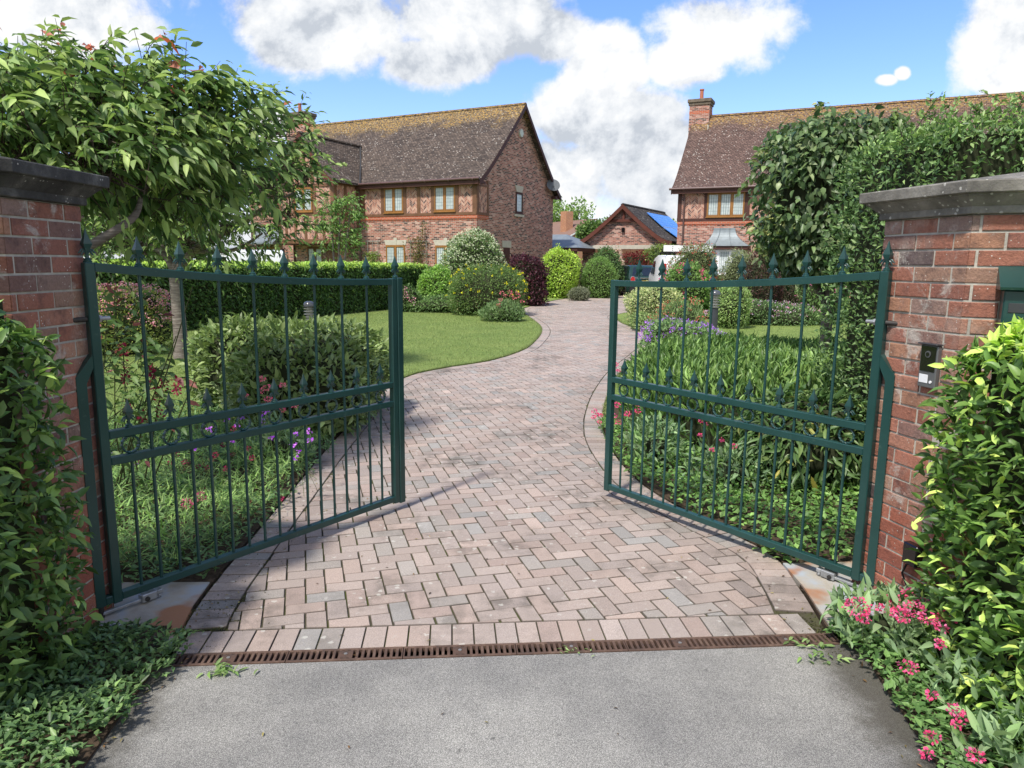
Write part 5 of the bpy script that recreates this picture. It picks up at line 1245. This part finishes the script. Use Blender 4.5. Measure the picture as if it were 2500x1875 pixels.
bush('golden_shrub', 'bright yellow-green shrub beside the purple bush', 'shrub', 1.92, 31.3, .98, .85, 2.10, 9500, .085, .05, [(.15,.26,.02),(.24,.38,.03),(.34,.46,.04)], [2,3,2], seed=11, lump=.13)
bush('clipped_dome', 'rounded mid-green clipped bush where the drive bends out of sight', 'shrub', 3.80, 31.9, .80, .75, 1.78, 9000, .07, .035, [(.07,.15,.03),(.11,.22,.04),(.15,.27,.05)], seed=13, lump=.05)
bush('shrub', 'taller dark green bush behind the clipped dome', 'shrub', 4.35, 33.9, .78, .7, 2.25, 6000, .09, .05, [(.035,.09,.025),(.055,.12,.03),(.08,.16,.035)], seed=14, lump=.1)
bush('pink_willow', 'pale pink-leaved shrub beside the green hatchback', 'shrub', 5.12, 36.2, .50, .5, 2.05, 3000, .10, .05, [(.55,.36,.33),(.45,.34,.27),(.30,.30,.17)], seed=15, lump=.2)
bush('red_acer', 'low dark red acer next to the garage', 'shrub', 6.2, 38.0, .95, .6, 2.15, 4500, .09, .05, [(.10,.012,.016),(.16,.02,.022),(.06,.015,.014)], seed=16, lump=.2)
bush('shrub', 'yellow-topped green shrub in front of the garage door', 'shrub', 8.0, 39.5, 1.5, .7, 2.45, 7000, .10, .055, [(.05,.11,.025),(.09,.17,.03),(.20,.28,.04)], seed=17, lump=.1)
bush('shrub', 'grey leafless-looking scrub below the conservatory', 'shrub', 3.0, 37.5, .8, .5, 1.75, 3500, .09, .04, [(.10,.10,.06),(.13,.13,.08),(.08,.10,.05)], seed=18, lump=.2)
bush('low_shrub', 'low grey-green mound at the foot of the golden shrub', 'shrub', 2.72, 29.6, .45, .4, .55, 2600, .06, .025, [(.11,.13,.08),(.15,.17,.10)], seed=19, lump=.15)
bush('low_shrub', 'low green mixed plants between the lawn and the hypericum bush', 'shrub', -2.1, 22.6, 1.3, .5, .5, 5000, .07, .035, [(.06,.13,.03),(.10,.19,.05),(.13,.22,.07)], seed=20, lump=.25)
t = bush('rose_bush', 'small rose bush with a few pink blooms at the end of the hedge', 'shrub', -3.35, 22.6, .45, .4, .75, 1800, .07, .04, [(.05,.11,.025),(.08,.15,.04)], seed=22, lump=.25)
flowers_on(t, (-3.35, 22.6, .45), (.45, .4, .5), 20, .05, 8, .05, .04, [(.60,.20,.26),(.70,.35,.38)], seed=22, lump=.25)
# beds right of the drive
t = bush('variegated_shrub', 'cream and green variegated shrub at the bend of the drive', 'shrub', 3.72, 18.7, .76, .7, 1.10, 9500, .065, .028, [(.34,.38,.16),(.22,.30,.10),(.10,.18,.05),(.42,.43,.22)], seed=24, lump=.12)
bush('low_shrub', 'low pale green mound at the drive edge in front of the variegated shrub', 'shrub', 3.28, 17.9, .38, .7, .42, 2600, .06, .028, [(.22,.30,.10),(.12,.20,.06)], seed=23, lump=.2)
bush('variegated_shrub', 'smaller variegated shrub behind the right lawn lamp', 'shrub', 5.65, 18.6, .50, .5, 1.15, 5200, .065, .028, [(.24,.34,.10),(.14,.24,.06),(.09,.17,.04)], seed=25, lump=.12)
t = bush('rose_bush', 'fresh green rose bush with pink blooms behind the variegated shrub', 'shrub', 5.15, 21.4, .95, .7, 1.62, 9000, .075, .04, [(.06,.14,.025),(.10,.21,.035),(.15,.27,.05)], seed=26, lump=.2)
flowers_on(t, (5.15, 21.4, .17+1.62*.42), (.95, .7, 1.62*.58), 45, .05, 9, .05, .045, [(.60,.06,.16),(.68,.15,.24)], seed=26, lump=.2, flat=-.1)
t = bush('berry_shrub', 'tall mixed shrub flecked with dull red, in front of the right house', 'shrub', 6.1, 24.3, .92, .8, 2.30, 9500, .07, .032, [(.07,.12,.035),(.11,.16,.05),(.16,.18,.07)], seed=27, lump=.13)
flowers_on(t, (6.1, 24.3, .19+2.3*.42), (.92, .8, 2.3*.58), 160, .05, 4, .05, .04, [(.32,.06,.05),(.25,.08,.06)], seed=27, lump=.13)
bush('shrub', 'olive grey-green shrub under the lead canopy of the right house', 'shrub', 7.7, 24.2, .80, .7, 2.05, 7500, .07, .03, [(.10,.14,.05),(.15,.19,.08),(.19,.22,.11)], seed=28, lump=.16)
bush('berberis', 'dark purple berberis shrub behind the right lawn', 'shrub', 7.15, 20.8, .62, .6, 2.05, 6500, .06, .03, [(.035,.014,.016),(.055,.022,.02),(.06,.045,.025)], seed=29, lump=.18)
bush('shrub', 'brownish purple scrub right of the berberis', 'shrub', 8.5, 21.6, .8, .6, 1.9, 5200, .06, .03, [(.05,.04,.025),(.06,.07,.03),(.05,.025,.022)], seed=30, lump=.2)
t = bush('geranium_patch', 'mound of purple geranium flowers beside the drive edge', 'flowering plant', 3.15, 13.4, .85, .8, .68, 5500, .06, .035, [(.08,.17,.05),(.12,.22,.06),(.15,.25,.09)], seed=31, lump=.2, up=.6)
flowers_on(t, (3.15, 13.4, .08+.68*.42), (.85, .8, .68*.58), 190, .025, 6, .026, .022, [(.26,.08,.52),(.34,.14,.58),(.40,.22,.60)], seed=31, lump=.2, flat=.0, k=1.06)
t = bush('red_flower_clump', 'spiky plants with dull red flowers between variegated shrub and lamp', 'flowering plant', 3.95, 16.9, .62, .5, .72, 3200, .09, .02, [(.10,.19,.05),(.15,.24,.07),(.18,.25,.10)], seed=34, lump=.25, up=1.3)
flowers_on(t, (3.95, 16.9, .12+.72*.42), (.62, .5, .72*.58), 60, .04, 7, .03, .022, [(.42,.10,.08),(.50,.16,.12)], seed=34, lump=.25, flat=.0, k=1.15)
t = bush('lilac_flower_bed', 'low lilac and white flowers along the far edge of the right lawn', 'flowering plant', 6.9, 19.6, 1.5, .5, .62, 6000, .06, .03, [(.08,.16,.05),(.12,.21,.07)], seed=35, lump=.25, up=.7)
flowers_on(t, (6.9, 19.6, .15+.62*.42), (1.5, .5, .62*.58), 170, .03, 6, .03, .024, [(.45,.30,.58),(.60,.48,.62),(.50,.16,.26)], seed=35, lump=.25, flat=0, k=1.08)
bush('lady_mantle', 'frilly pale green edging plants along the right lawn', 'flowering plant', 8.4, 20.1, 2.4, .35, .40, 5500, .06, .05, [(.14,.25,.06),(.20,.31,.08)], seed=36, lump=.2)
t = bush('tall_flower_clump', 'tall leafy border plants with a few pink flowers before the evergreen tree', 'flowering plant', 8.6, 20.0, .7, .5, 1.35, 3800, .09, .035, [(.08,.16,.04),(.12,.22,.06)], seed=37, lump=.25, up=.9)
flowers_on(t, (8.6, 20, .9), (.7, .5, .8), 22, .04, 8, .04, .03, [(.60,.10,.26)], seed=37, lump=.25, k=1.1)
# Portuguese-laurel like clump right of the drive
def spiky(name, label, cat, poly, zt, n, L, W, pal, w=None, upb=1.1, rnd=.5, new=None, newp=.3, seed=1, hb=.5, kind='near'):
    poly = np.array(poly); c = poly.mean(0); t = thing(name, label, cat, (c[0], c[1], gz(c[1]))); f = inpoly(poly)
    P = np.column_stack([rng.uniform(poly[:, 0].min(), poly[:, 0].max(), n*3), rng.uniform(poly[:, 1].min(), poly[:, 1].max(), n*3)]); P = P[f(P[:, 0], P[:, 1])][:n]; m = len(P)
    S = segs(np.vstack([poly, poly[:1]])); a = S[None, :, :2]; d = S[None, :, 2:]-a; tt = (((P[:, None]-a)*d).sum(2)/(d*d).sum(2)).clip(0, 1)
    e = np.linalg.norm(P[:, None]-(a+d*tt[..., None]), axis=2); i = e.argmin(1); e = e.min(1); q = (a+d*tt[..., None])[np.arange(m), i]; outw = unit(q-P+1e-6)
    top = zt*(1-.55*np.exp(-(e/hb*2.2)**1.3)) + .07*sn(np.column_stack([P, P[:, :1]*0]), 3.2, seed)
    on = rng.random(m) < .5; z = np.where(on, top*(1-.12*rng.random(m)), top*rng.random(m)**.7)
    edge = np.exp(-(e/.16)**2)
    P3 = np.column_stack([P + outw*(rng.random(m)*.12*edge)[:, None], gz(c[1]) + z])
    D = unit(np.column_stack([outw*edge[:, None]*.9, np.full(m, upb)]) + rng.normal(size=(m, 3))*rnd); N = unit(rng.normal(size=(m, 3))*.8 + np.column_stack([outw*.5, np.full(m, .6)]))
    col = palette(m, pal, w)
    if new is not None: k = on & (rng.random(m) < newp); col[k] = palette(k.sum(), new)
    Ls = L*(.7+.5*rng.random(m)); leaves('foliage', t, P3, D, N, Ls, Ls*(W/L), col, M['leaf_gloss'], kind, .12)
    b = MB(); b.col = (.03, .035, .018); pin = offs(poly if True else poly, -.22); b.prism([(x-c[0], y-c[1]) for x, y in pin], -.02, zt*.55); b.build('dark_core', M['twig'], t)  # added dark prism filling the inside of the clump
    return t
spiky('laurel_clump', 'wide upright narrow-leaved laurel clump behind the right gate leaf', 'shrub', [(1.18,6.9),(1.9,6.0),(4.6,6.3),(5.0,9.6),(1.75,10.0),(1.42,8.6)], .76, 17000, .125, .030,
      [(.035,.09,.016),(.055,.13,.022),(.085,.175,.032)], [3,4,3], new=[(.12,.23,.04),(.15,.26,.05)], newp=.4, seed=41, upb=1.25, rnd=.42)
bush('rhododendron', 'dark drooping long-leaved shrub low behind the right gate leaf', 'shrub', 2.45, 5.75, .62, .5, .78, 2100, .13, .035, [(.030,.075,.018),(.05,.11,.025),(.09,.15,.035),(.20,.17,.03)], [3,4,2,.25], kind='near', mat='leaf_gloss', seed=42, droop=.5, up=.1, lump=.15)
# davidii viburnum left of the drive
for i, (x, y, rx, ry, h, n) in enumerate(((-3.0, 8.5, .80, .75, 1.02, 4600), (-2.20, 7.8, .84, 1.05, 1.02, 5600))):
    bush('viburnum_davidii', ['low wide evergreen with ribbed oval leaves, taller part near the lawn', 'low evergreen with ribbed oval leaves spilling onto the drive edge'][i], 'shrub', x, y, rx, ry, h, n, .105, .044,
         [(.06,.105,.025),(.09,.15,.035),(.135,.20,.05),(.19,.26,.08)], [2,4,3,1], kind='near', mat='leaf_gloss', seed=50+i, lump=.10, up=.25, out=.55, rnd=.5, e=.85)
# spiraea
t = bush('spiraea', 'yellow-green spiraea with flat dusky pink flower heads under the cherry', 'shrub', -6.95, 12.6, .95, .8, 1.18, 8000, .06, .022, [(.13,.20,.03),(.22,.28,.04),(.30,.33,.06),(.09,.14,.03)], seed=55, lump=.18, up=.6)
flowers_on(t, (-6.95, 12.6, .08+1.18*.42), (.95, .8, 1.18*.58), 170, .07, 14, .032, .028, [(.50,.18,.23),(.48,.24,.24),(.60,.32,.34)], seed=55, lump=.18, flat=.05, k=1.05)
# leycesteria by the left hinge
t = thing('leycesteria', 'straggly shrub with reddish leaves and hanging dark red tassels by the left hinge', 'shrub', (-2.75, 5.0, 0))
cl = [(at(px, py, Y), r) for px, py, Y, r in ((270,900,5,.22),(330,930,5,.2),(300,1010,4.8,.2),(380,980,5.2,.16),(270,1060,4.6,.18),(290,800,5.1,.14))]
twigs(t, cl, 75, .34, 7, .095, .045, [(.045,.10,.025),(.07,.14,.035),(.10,.17,.04)], .35, [(.20,.07,.05),(.14,.05,.05)], .35, None, kind='near', thick=.003, br=(.05,.06,.03))
hp = [at(px, py, 5.0+rng.uniform(-.1, .2)) for px, py in ((305,905),(400,925),(370,900),(385,950),(345,1010),(390,1000),(310,980),(430,930),(300,850))]
for p in hp: heads(t, [p, p-[0, 0, .035], p-[0, 0, .065]], .018, 14, .028, .018, [(.14,.012,.035),(.22,.03,.06)], 'tassel', False, 1.3)
stems(t, [(-2.75+rng.normal(0, .1), 5.0, .02) for _ in range(9)], [at(px, py, 5.0) for px, py in ((300,840),(430,820),(470,700),(380,900),(260,780),(350,960),(300,1000),(280,900),(480,915))], .006, (.06,.07,.03))

# ground layer
cover('ground_cover', 'dense dark green periwinkle carpeting the verge in front of the left pier', 'ground cover', (-3.6, -1.38, 1.7, 3.2), 17000, .042, .019, [(.035,.085,.026),(.055,.12,.036),(.08,.165,.048),(.13,.23,.06)], [3,4,3,1], .17, 'far', 'leaf_gloss', seed=61,
      inside=inpoly([(-1.42,2.95),(-1.44,2.78),(-1.50,2.62),(-1.42,2.45),(-1.50,2.3),(-1.42,2.1),(-1.46,1.7),(-3.6,1.7),(-3.6,3.2),(-1.80,3.15)]))
cover('ground_cover', 'pale green grassy undergrowth of the left flower bed behind the gate', 'ground cover', (-4.2, -1.66, 3.55, 7.3), 15000, .085, .010, [(.10,.21,.04),(.16,.29,.06),(.22,.34,.09),(.07,.15,.04)], [3,3,2,2], .26, 'blade', seed=62, up=.9,
      inside=inpoly([(-4.2,3.6),(-1.85,3.70),(-1.70,4.4),(-1.72,6.0),(-1.85,7.2),(-4.2,7.2)]))
cover('ground_cover', 'leafy green undergrowth of the left flower bed near the hinge', 'ground cover', (-4.2, -1.50, 3.5, 8.0), 15000, .055, .020, [(.05,.12,.04),(.08,.17,.06),(.12,.22,.07)], None, .17, 'far', seed=63, up=.5,
      inside=inpoly([(-4.2,3.5),(-1.85,3.62)] + [(p[0]+.03+.05*math.sin(p[1]*9), p[1]) for p in DL if 3.7 < p[1] < 8] + [(-4.2,8.0)]))
cover('ground_cover', 'light green leafy undergrowth of the right bed behind the gate', 'ground cover', (.9, 5.2, 4.0, 7.7), 19000, .05, .034, [(.07,.17,.03),(.11,.24,.04),(.16,.31,.06),(.05,.12,.03)], [3,4,2,2], .16, 'far', seed=64, up=.35,
      inside=inpoly([(1.62,4.03),(5,4.0),(5,7.9)] + [(p[0]-.03-.05*math.sin(p[1]*8), p[1]) for p in DR[::-1] if 4.05 < p[1] < 7.9]))
cover('ground_cover', 'green weeds and clover on the verge in front of the right pier', 'ground cover', (1.46, 3.4, 1.7, 3.45), 13000, .040, .022, [(.05,.13,.03),(.08,.18,.04),(.12,.24,.06)], None, .12, 'far', seed=65, up=.4,
      inside=inpoly([(1.52,3.18),(1.56,2.8),(1.53,2.5),(1.50,2.25),(1.45,1.7),(3.4,1.7),(3.4,3.1),(2.2,3.2),(1.75,3.34)]))
def valerian(label, base, rx, ry, h, n, hpx, z, R_, seed, col=((.60,.07,.17),(.70,.14,.26),(.52,.05,.13)), lf=.075):
    t = bush('red_valerian', label, 'flowering plant', base[0], base[1], rx, ry, h, n, lf, lf*.34, [(.10,.18,.09),(.14,.23,.11),(.18,.28,.13),(.12,.22,.06)], None, 1., .25, seed, None, 'near', 'leaf_matte', 0, .7, .6, .6, k=.35, zc=.35)
    hp = np.array([atz(px, py, zz) if isinstance(zz, float) and zz < 3 else at(px, py, zz-10) for px, py, zz in [(a, b_, (z if len(r)==0 else r[0])) for a, b_, *r in hpx]])
    for p, r_ in zip(hp, np.broadcast_to(R_, len(hp))): heads(t, p, r_, int(70*(r_/.05)**1.5)+14, .014, .011, list(col), 'flower_head', True, .6)
    stems(t, [(base[0]+(p[0]-base[0])*.5, base[1]+(p[1]-base[1])*.5, gz(base[1])) for p in hp], hp, .0028, (.13,.19,.09))
    return t
valerian('pink valerian with the biggest flower heads, at the foot of the right gate leaf', (1.78, 3.12), .26, .20, .26, 620, [(2094,1482),(2110,1509),(2151,1484),(2180,1460),(2192,1496)], .26, [.058,.028,.018,.026,.034], 71)
valerian('pink valerian clump in front of the laurel hedge', (2.0, 2.9), .26, .22, .27, 620, [(2205,1502),(2232,1487),(2219,1448),(2253,1471),(2264,1508),(2314,1505),(2300,1532),(2295,1572)], .28, [.042,.044,.028,.026,.036,.034,.022,.020], 72)
valerian('grey-green valerian with one lone pink head beside the asphalt edge', (1.95, 2.55), .24, .2, .24, 520, [(2216,1627),(2275,1697),(2390,1548)], .2, [.034,.018,.012], 73)
valerian('valerian clump with dark pink heads in the bottom right corner', (1.95, 2.25), .30, .2, .22, 620, [(2332,1735),(2338,1767),(2277,1798),(2264,1839),(2381,1844),(2359,1749)], .17, [.026,.016,.022,.018,.028,.013], 74)
valerian('pink valerian growing before the ribbed evergreen, seen through the left gate', (-2.0, 5.9), .28, .22, .45, 520, [(640,925),(652,945),(638,955),(655,975),(645,990),(690,940),(600,965),(690,1000),(720,990),(545,1010)], 15.8, [.03,.035,.03,.03,.026,.024,.016,.026,.024,.016], 75, ((.55,.10,.16),(.62,.18,.22)))
valerian('reddish valerian leaning over the drive edge by the right gate', (1.28, 6.15), .25, .25, .42, 620, [(1450,1003),(1458,1012),(1449,1018),(1466,1013),(1463,1030),(1506,988),(1500,1015),(1531,1010),(1510,1030),(1560,985),(1557,1003),(1504,890),(1510,905)], 16.0, [.024,.02,.018,.018,.016,.026,.024,.03,.03,.03,.024,.018,.014], 76)
valerian('sparse valerian with small pink heads under the laurel clump', (1.75, 5.5), .34, .25, .34, 620, [(1712,1027),(1722,1035),(1709,1062),(1763,1074),(1738,1098),(1793,1090)], 15.3, [.016,.014,.014,.016,.014,.022], 77)
# dark red and violet flowers in the left bed
t = thing('flower_bed_plants', 'wispy stems with small dark red and violet flower heads in the left bed', 'flowering plant', (-2.4, 5.2, .0))
kp = [(a*.4413+240, b_*.4413+980) for a, b_ in ((440,290),(480,335),(630,318),(648,295),(690,240),(745,293),(830,260),(852,312),(600,370),(825,425),(590,602),(835,628),(1012,578),(552,372),(395,355),(160,415),(705,372),(750,150),(610,100))]
kp3 = np.array([at(px, py, 5.2+rng.uniform(-.5, .5)) for px, py in kp]); kp3[:, 2] = np.maximum(kp3[:, 2], .1)
heads(t, kp3, .015, 26, .014, .009, [(.16,.012,.045),(.24,.02,.07)], 'red_flower_head', True, .9)
vp_ = [(a*.4413+240, b_*.4413+980) for a, b_ in ((795,92),(770,130),(912,90),(905,122),(720,105),(1102,275),(1088,312),(1168,165),(1170,215),(1075,240),(1095,185),(90,445),(142,468),(225,540),(615,155),(525,260),(730,230),(925,55),(955,205))]
vp3 = np.array([at(px, py, 5.3+rng.uniform(-.4, .6)) for px, py in vp_]); vp3[:, 2] = np.maximum(vp3[:, 2], .1)
heads(t, vp3, .014, 8, .024, .018, [(.30,.07,.55),(.42,.16,.62)], 'violet_flower', True, .6)
P = np.concatenate([kp3, vp3]); stems(t, [(p[0]+rng.normal(0, .12), p[1]+rng.normal(0, .12), 0.) for p in P], P-[0,0,.01], .0018, (.12,.19,.06), bend=.25)
pk = np.array([at(240+.4413*a, 980+.4413*b_, 4.4) for a, b_ in ((565,525),(492,562))]); heads(t, pk, .035, 60, .014, .01, [(.34,.06,.13),(.42,.10,.18)], 'pink_flower_head', True, .8)
# grass blades on the lawns
def lawnblades(n, poly, zoff=.02):
    poly = np.array(poly); f = inpoly(poly); P = np.column_stack([rng.uniform(poly[:, 0].min(), poly[:, 0].max(), n*3), rng.uniform(poly[:, 1].min(), poly[:, 1].max(), n*3)])
    P = P[f(P[:, 0], P[:, 1])][:n]; return np.column_stack([P, .010*np.maximum(0, P[:, 1]-5)+zoff])
Lp = [tuple(p) for p in offL if 7 < p[1] < 24]; Rp_ = [tuple(p) for p in offR if 9.5 < p[1] < 21]
P = np.concatenate([lawnblades(90000, Lp + [(-3.2, 25), (-6.5, 18), (-9.5, 12), (-4, 7)]), lawnblades(22000, Rp_ + [(9.5, 20.5), (7, 10)])])
ed_ = np.concatenate([np.column_stack([np.interp(yy_, B_[:, 1], B_[:, 0]) + sg_*rng.uniform(-.02, .03, 4500), yy_]) for B_, sg_ in ((offL, -1), (offR, 1)) for yy_ in [rng.uniform(7.5, 24, 4500)]])
P = np.concatenate([P, np.column_stack([ed_, .010*np.maximum(0, ed_[:, 1]-5)+.01])]); n = len(P)
D = unit(np.column_stack([rng.normal(0, .45, n), rng.normal(0, .45, n), np.ones(n)])); hl2 = .022+.02*rng.random(n)
o = leaves('grass', None, P, D, unit(rng.normal(size=(n, 3))), hl2, .005+.004*rng.random(n), palette(n, [(.10,.15,.04),(.15,.20,.055),(.21,.25,.09)], [3,4,2], .2), M['leaf_matte'], 'petal')
tag(o, 'short mown grass blades of both lawns', 'grass', kind='stuff')
# moss in the paving joints near the edges
n = 34000; yy_ = 2.98 + 4.2*rng.random(n)**1.5; sd = rng.random(n) < .62; xx_ = np.where(sd, np.interp(yy_, DL[:, 1], DL[:, 0])+np.abs(rng.normal(0, .20, n)), np.interp(yy_, DR[:, 1], DR[:, 0])-np.abs(rng.normal(0, .16, n)))
P = np.column_stack([xx_, yy_, np.full(n, -.0045)]); P = P[(sn(P*[1, 1, 0], 7, 77)+.25*rng.normal(size=n) > .15)]; P[:, 2] += .01*np.maximum(0, P[:, 1]-5); n = len(P)
o = leaves('moss', None, P, unit(rng.normal(size=(n, 3))*[1, 1, .4]), unit(rng.normal(size=(n, 3))*.3+[0, 0, 1]), .007+.010*rng.random(n), .008, palette(n, [(.045,.050,.012),(.065,.068,.018),(.035,.034,.016)]), M['leaf_matte'], 'far'); tag(o, 'moss filling the paving joints along the drive edges', 'moss', kind='stuff')
# weeds and litter at the joints
for lab, px, py, nn_, hh, L_ in (('weed with pointed leaves lying over the left end of the drain', 545, 1640, 26, .02, .055), ('small weed on the drain near its right end', 1965, 1578, 16, .02, .055), ('tiny weed against the asphalt in the middle of the drain', 1410, 1592, 14, .012, .03), ('tiny dry grass tuft on the asphalt near the drain', 2010, 1615, 16, .03, .05), ('bindweed tuft at the foot of the left gate post', 262, 1490, 26, .16, .07), ('mossy weed tuft on the left edge of the drive', 455, 1545, 40, .02, .03)):
    g = atz(px, py, .005); t = thing('weed', lab, 'weed', (g[0], g[1], .004)); n = nn_
    P = g + np.column_stack([rng.normal(0, .03+L_*.4, n), rng.normal(0, .012+L_*.12, n), rng.random(n)*hh]); D = unit(np.column_stack([rng.normal(size=(n, 2)), .25*rng.random(n)]))
    leaves('leaves', t, P, D, unit(rng.normal(size=(n, 3))*.3+[0, 0, 1]), L_*(.6+.6*rng.random(n)), L_*.3, palette(n, [(.13,.24,.05),(.18,.27,.09),(.09,.17,.04)]), M['leaf'], 'near')
n = 420; P = np.column_stack([rng.uniform(-1.75, 1.7, n), rng.uniform(2.0, 9, n), np.full(n, .006)]); side = rng.random(n) < .8; P[side, 0] = np.where(rng.random(side.sum()) < .6, -1.50, 1.5)+rng.normal(0, .09, side.sum())
P[:, 2] += .010*np.maximum(0, P[:, 1]-5); D = unit(np.column_stack([rng.normal(size=(n, 2)), np.full(n, .05)]))
o = leaves('leaf_litter', None, P, D, unit(rng.normal(size=(n, 3))*.2+[0, 0, 1]), .014+.016*rng.random(n), .008, palette(n, [(.14,.08,.035),(.08,.05,.03),(.22,.19,.07),(.06,.045,.03)]), M['leaf_matte'], 'far'); tag(o, 'scattered dead leaves and crumbs along the drive edges', 'leaf litter', kind='stuff')

# lamps on posts
lampglass = plain('lamp dome', (.07,.075,.085), .2, .6); post = plain('lamp post', (.045,.048,.058), .45)
def bollard(x, y, h, label):
    z = gz(y); t = thing('bollard_light', label, 'bollard lamp', (x, y, z), 0, 'bollard lamps on the lawns')
    b = MB(); b.lathe([(.085, 0), (.085, h-.40), (.08, h-.395)], 0, 0, 20); b.build('post', post, t, smooth=True)
    for k in range(5): b = MB(); zz = h-.385+k*.055; b.lathe([(.075, zz), (.112, zz+.012), (.112, zz+.020), (.075, zz+.032)], 0, 0, 20); b.build('louvre', plain('louvre', (.20,.205,.19), .5), t, smooth=True)
    b = MB(); b.lathe([(.06, h-.40), (.06, h-.10)], 0, 0, 16); b.build('lamp_tube', plain('frosted tube', (.55,.52,.42), .3), t)
    b = MB(); b.lathe([(.115, h-.115), (.118, h-.10), (.112, h-.06), (.09, h-.022), (.05, h-.004), (.001, h)], 0, 0, 20); b.build('dome', lampglass, t, smooth=True)
bollard(-4.05, 14.3, .86, 'bollard lamp with a dark dome behind the ribbed evergreen, left of the drive'); bollard(4.45, 15.9, 1.10, 'taller bollard lamp seen through the right gate leaf')

# trees beyond
def bigtree(x, y, h, r, label, pal, n=9000, seed=1, L=.30, z0=.3, name='broadleaf_tree', cb=.45):
    t = thing(name, label, 'tree', (x, y, gz(min(y, 60)))); rg = np.random.default_rng(seed); P_, N_ = [], []
    cs = [(np.array([x, y, h*.66]), r*.75)] + [(np.array([x+rg.uniform(-.65, .65)*r, y+rg.uniform(-.65, .65)*r, h*rg.uniform(cb, .88)]), r*rg.uniform(.30, .48)) for _ in range(13)]
    for i, (c, rr) in enumerate(cs):
        p, nn_, _ = blob(int(n*rr**2/sum(q[1]**2 for q in cs)), c, (rr, rr, rr*.85), 1, .18, 3, seed+i, .5, -.9); P_.append(p); N_.append(nn_)
    P = np.concatenate(P_); N = np.concatenate(N_); D, Nn = orient(N, .5, .2, .8, .1)
    leaves('crown', t, P, D, Nn, L*(.6+.6*rng.random(len(P))), L*.55, palette(len(P), pal), M['leaf_matte'], 'far')
    limbs(t, [([(x, y, 0), (x, y, h*.3), (x+.1, y, h*.62)], [r*.09, r*.07, r*.04])] + [([(x, y, h*.3), tuple((c+np.array([x, y, h*.3]))/2), tuple(c)], [r*.05, r*.035, r*.015]) for c, rr in cs[1:8]])
FG = [(.04,.09,.02),(.07,.14,.03),(.11,.19,.04)]; LG = [(.08,.16,.03),(.13,.23,.05),(.18,.28,.06)]
bigtree(4.0, 72, 7.6, 4.2, 'far spreading green tree beyond the houses, left of the gap', LG, 7000, 81, .35)
bigtree(6.2, 52, 5.6, 1.7, 'upright fresh green tree beside the far orange house', FG, 5000, 82, .28)
bigtree(13.0, 56, 5.6, 2.0, 'small tree top showing behind the garage roof', LG, 2500, 83, .3)
for i, (x, y, h, r) in enumerate(((-17, 38, 6.2, 3.2), (-24, 42, 7.5, 4.0), (-30, 50, 8.5, 4.6), (-14.5, 30, 3.6, 1.8), (-20, 30, 4.8, 2.4), (-38, 60, 10, 5.5))):
    bigtree(x, y, h, r, ['tree behind the lawn cherry, nearest the house', 'second tree in the row far behind the cherry', 'third large tree far behind the cherry', 'low round tree just behind the clipped hedge', 'bushy tree behind the hedge at far left', 'tallest and farthest tree on the left'][i], FG if i % 2 else LG, 5000, 90+i, .28, cb=.3)

# names of the repeated kinds
GR = {'gate_pier': 'brick piers of the gateway', 'iron_gate': 'leaves of the green iron gate', 'cherry_tree': 'cherry trees on the left', 'laurel_hedge': 'laurel hedges in front of the piers', 'red_valerian': 'red valerian clumps',
      'viburnum_davidii': 'ribbed evergreens left of the drive', 'trellis': 'trellises on the house wall', 'weed': 'weeds along the paving', 'parked_van': 'white vans', 'broadleaf_tree': 'background trees', 'variegated_shrub': 'variegated shrubs', 'rose_bush': 'rose bushes'}
for o in bpy.data.objects:
    k = o.name.split('.')[0]
    if o.parent is None and k in GR and 'group' not in o: o['group'] = GR[k]
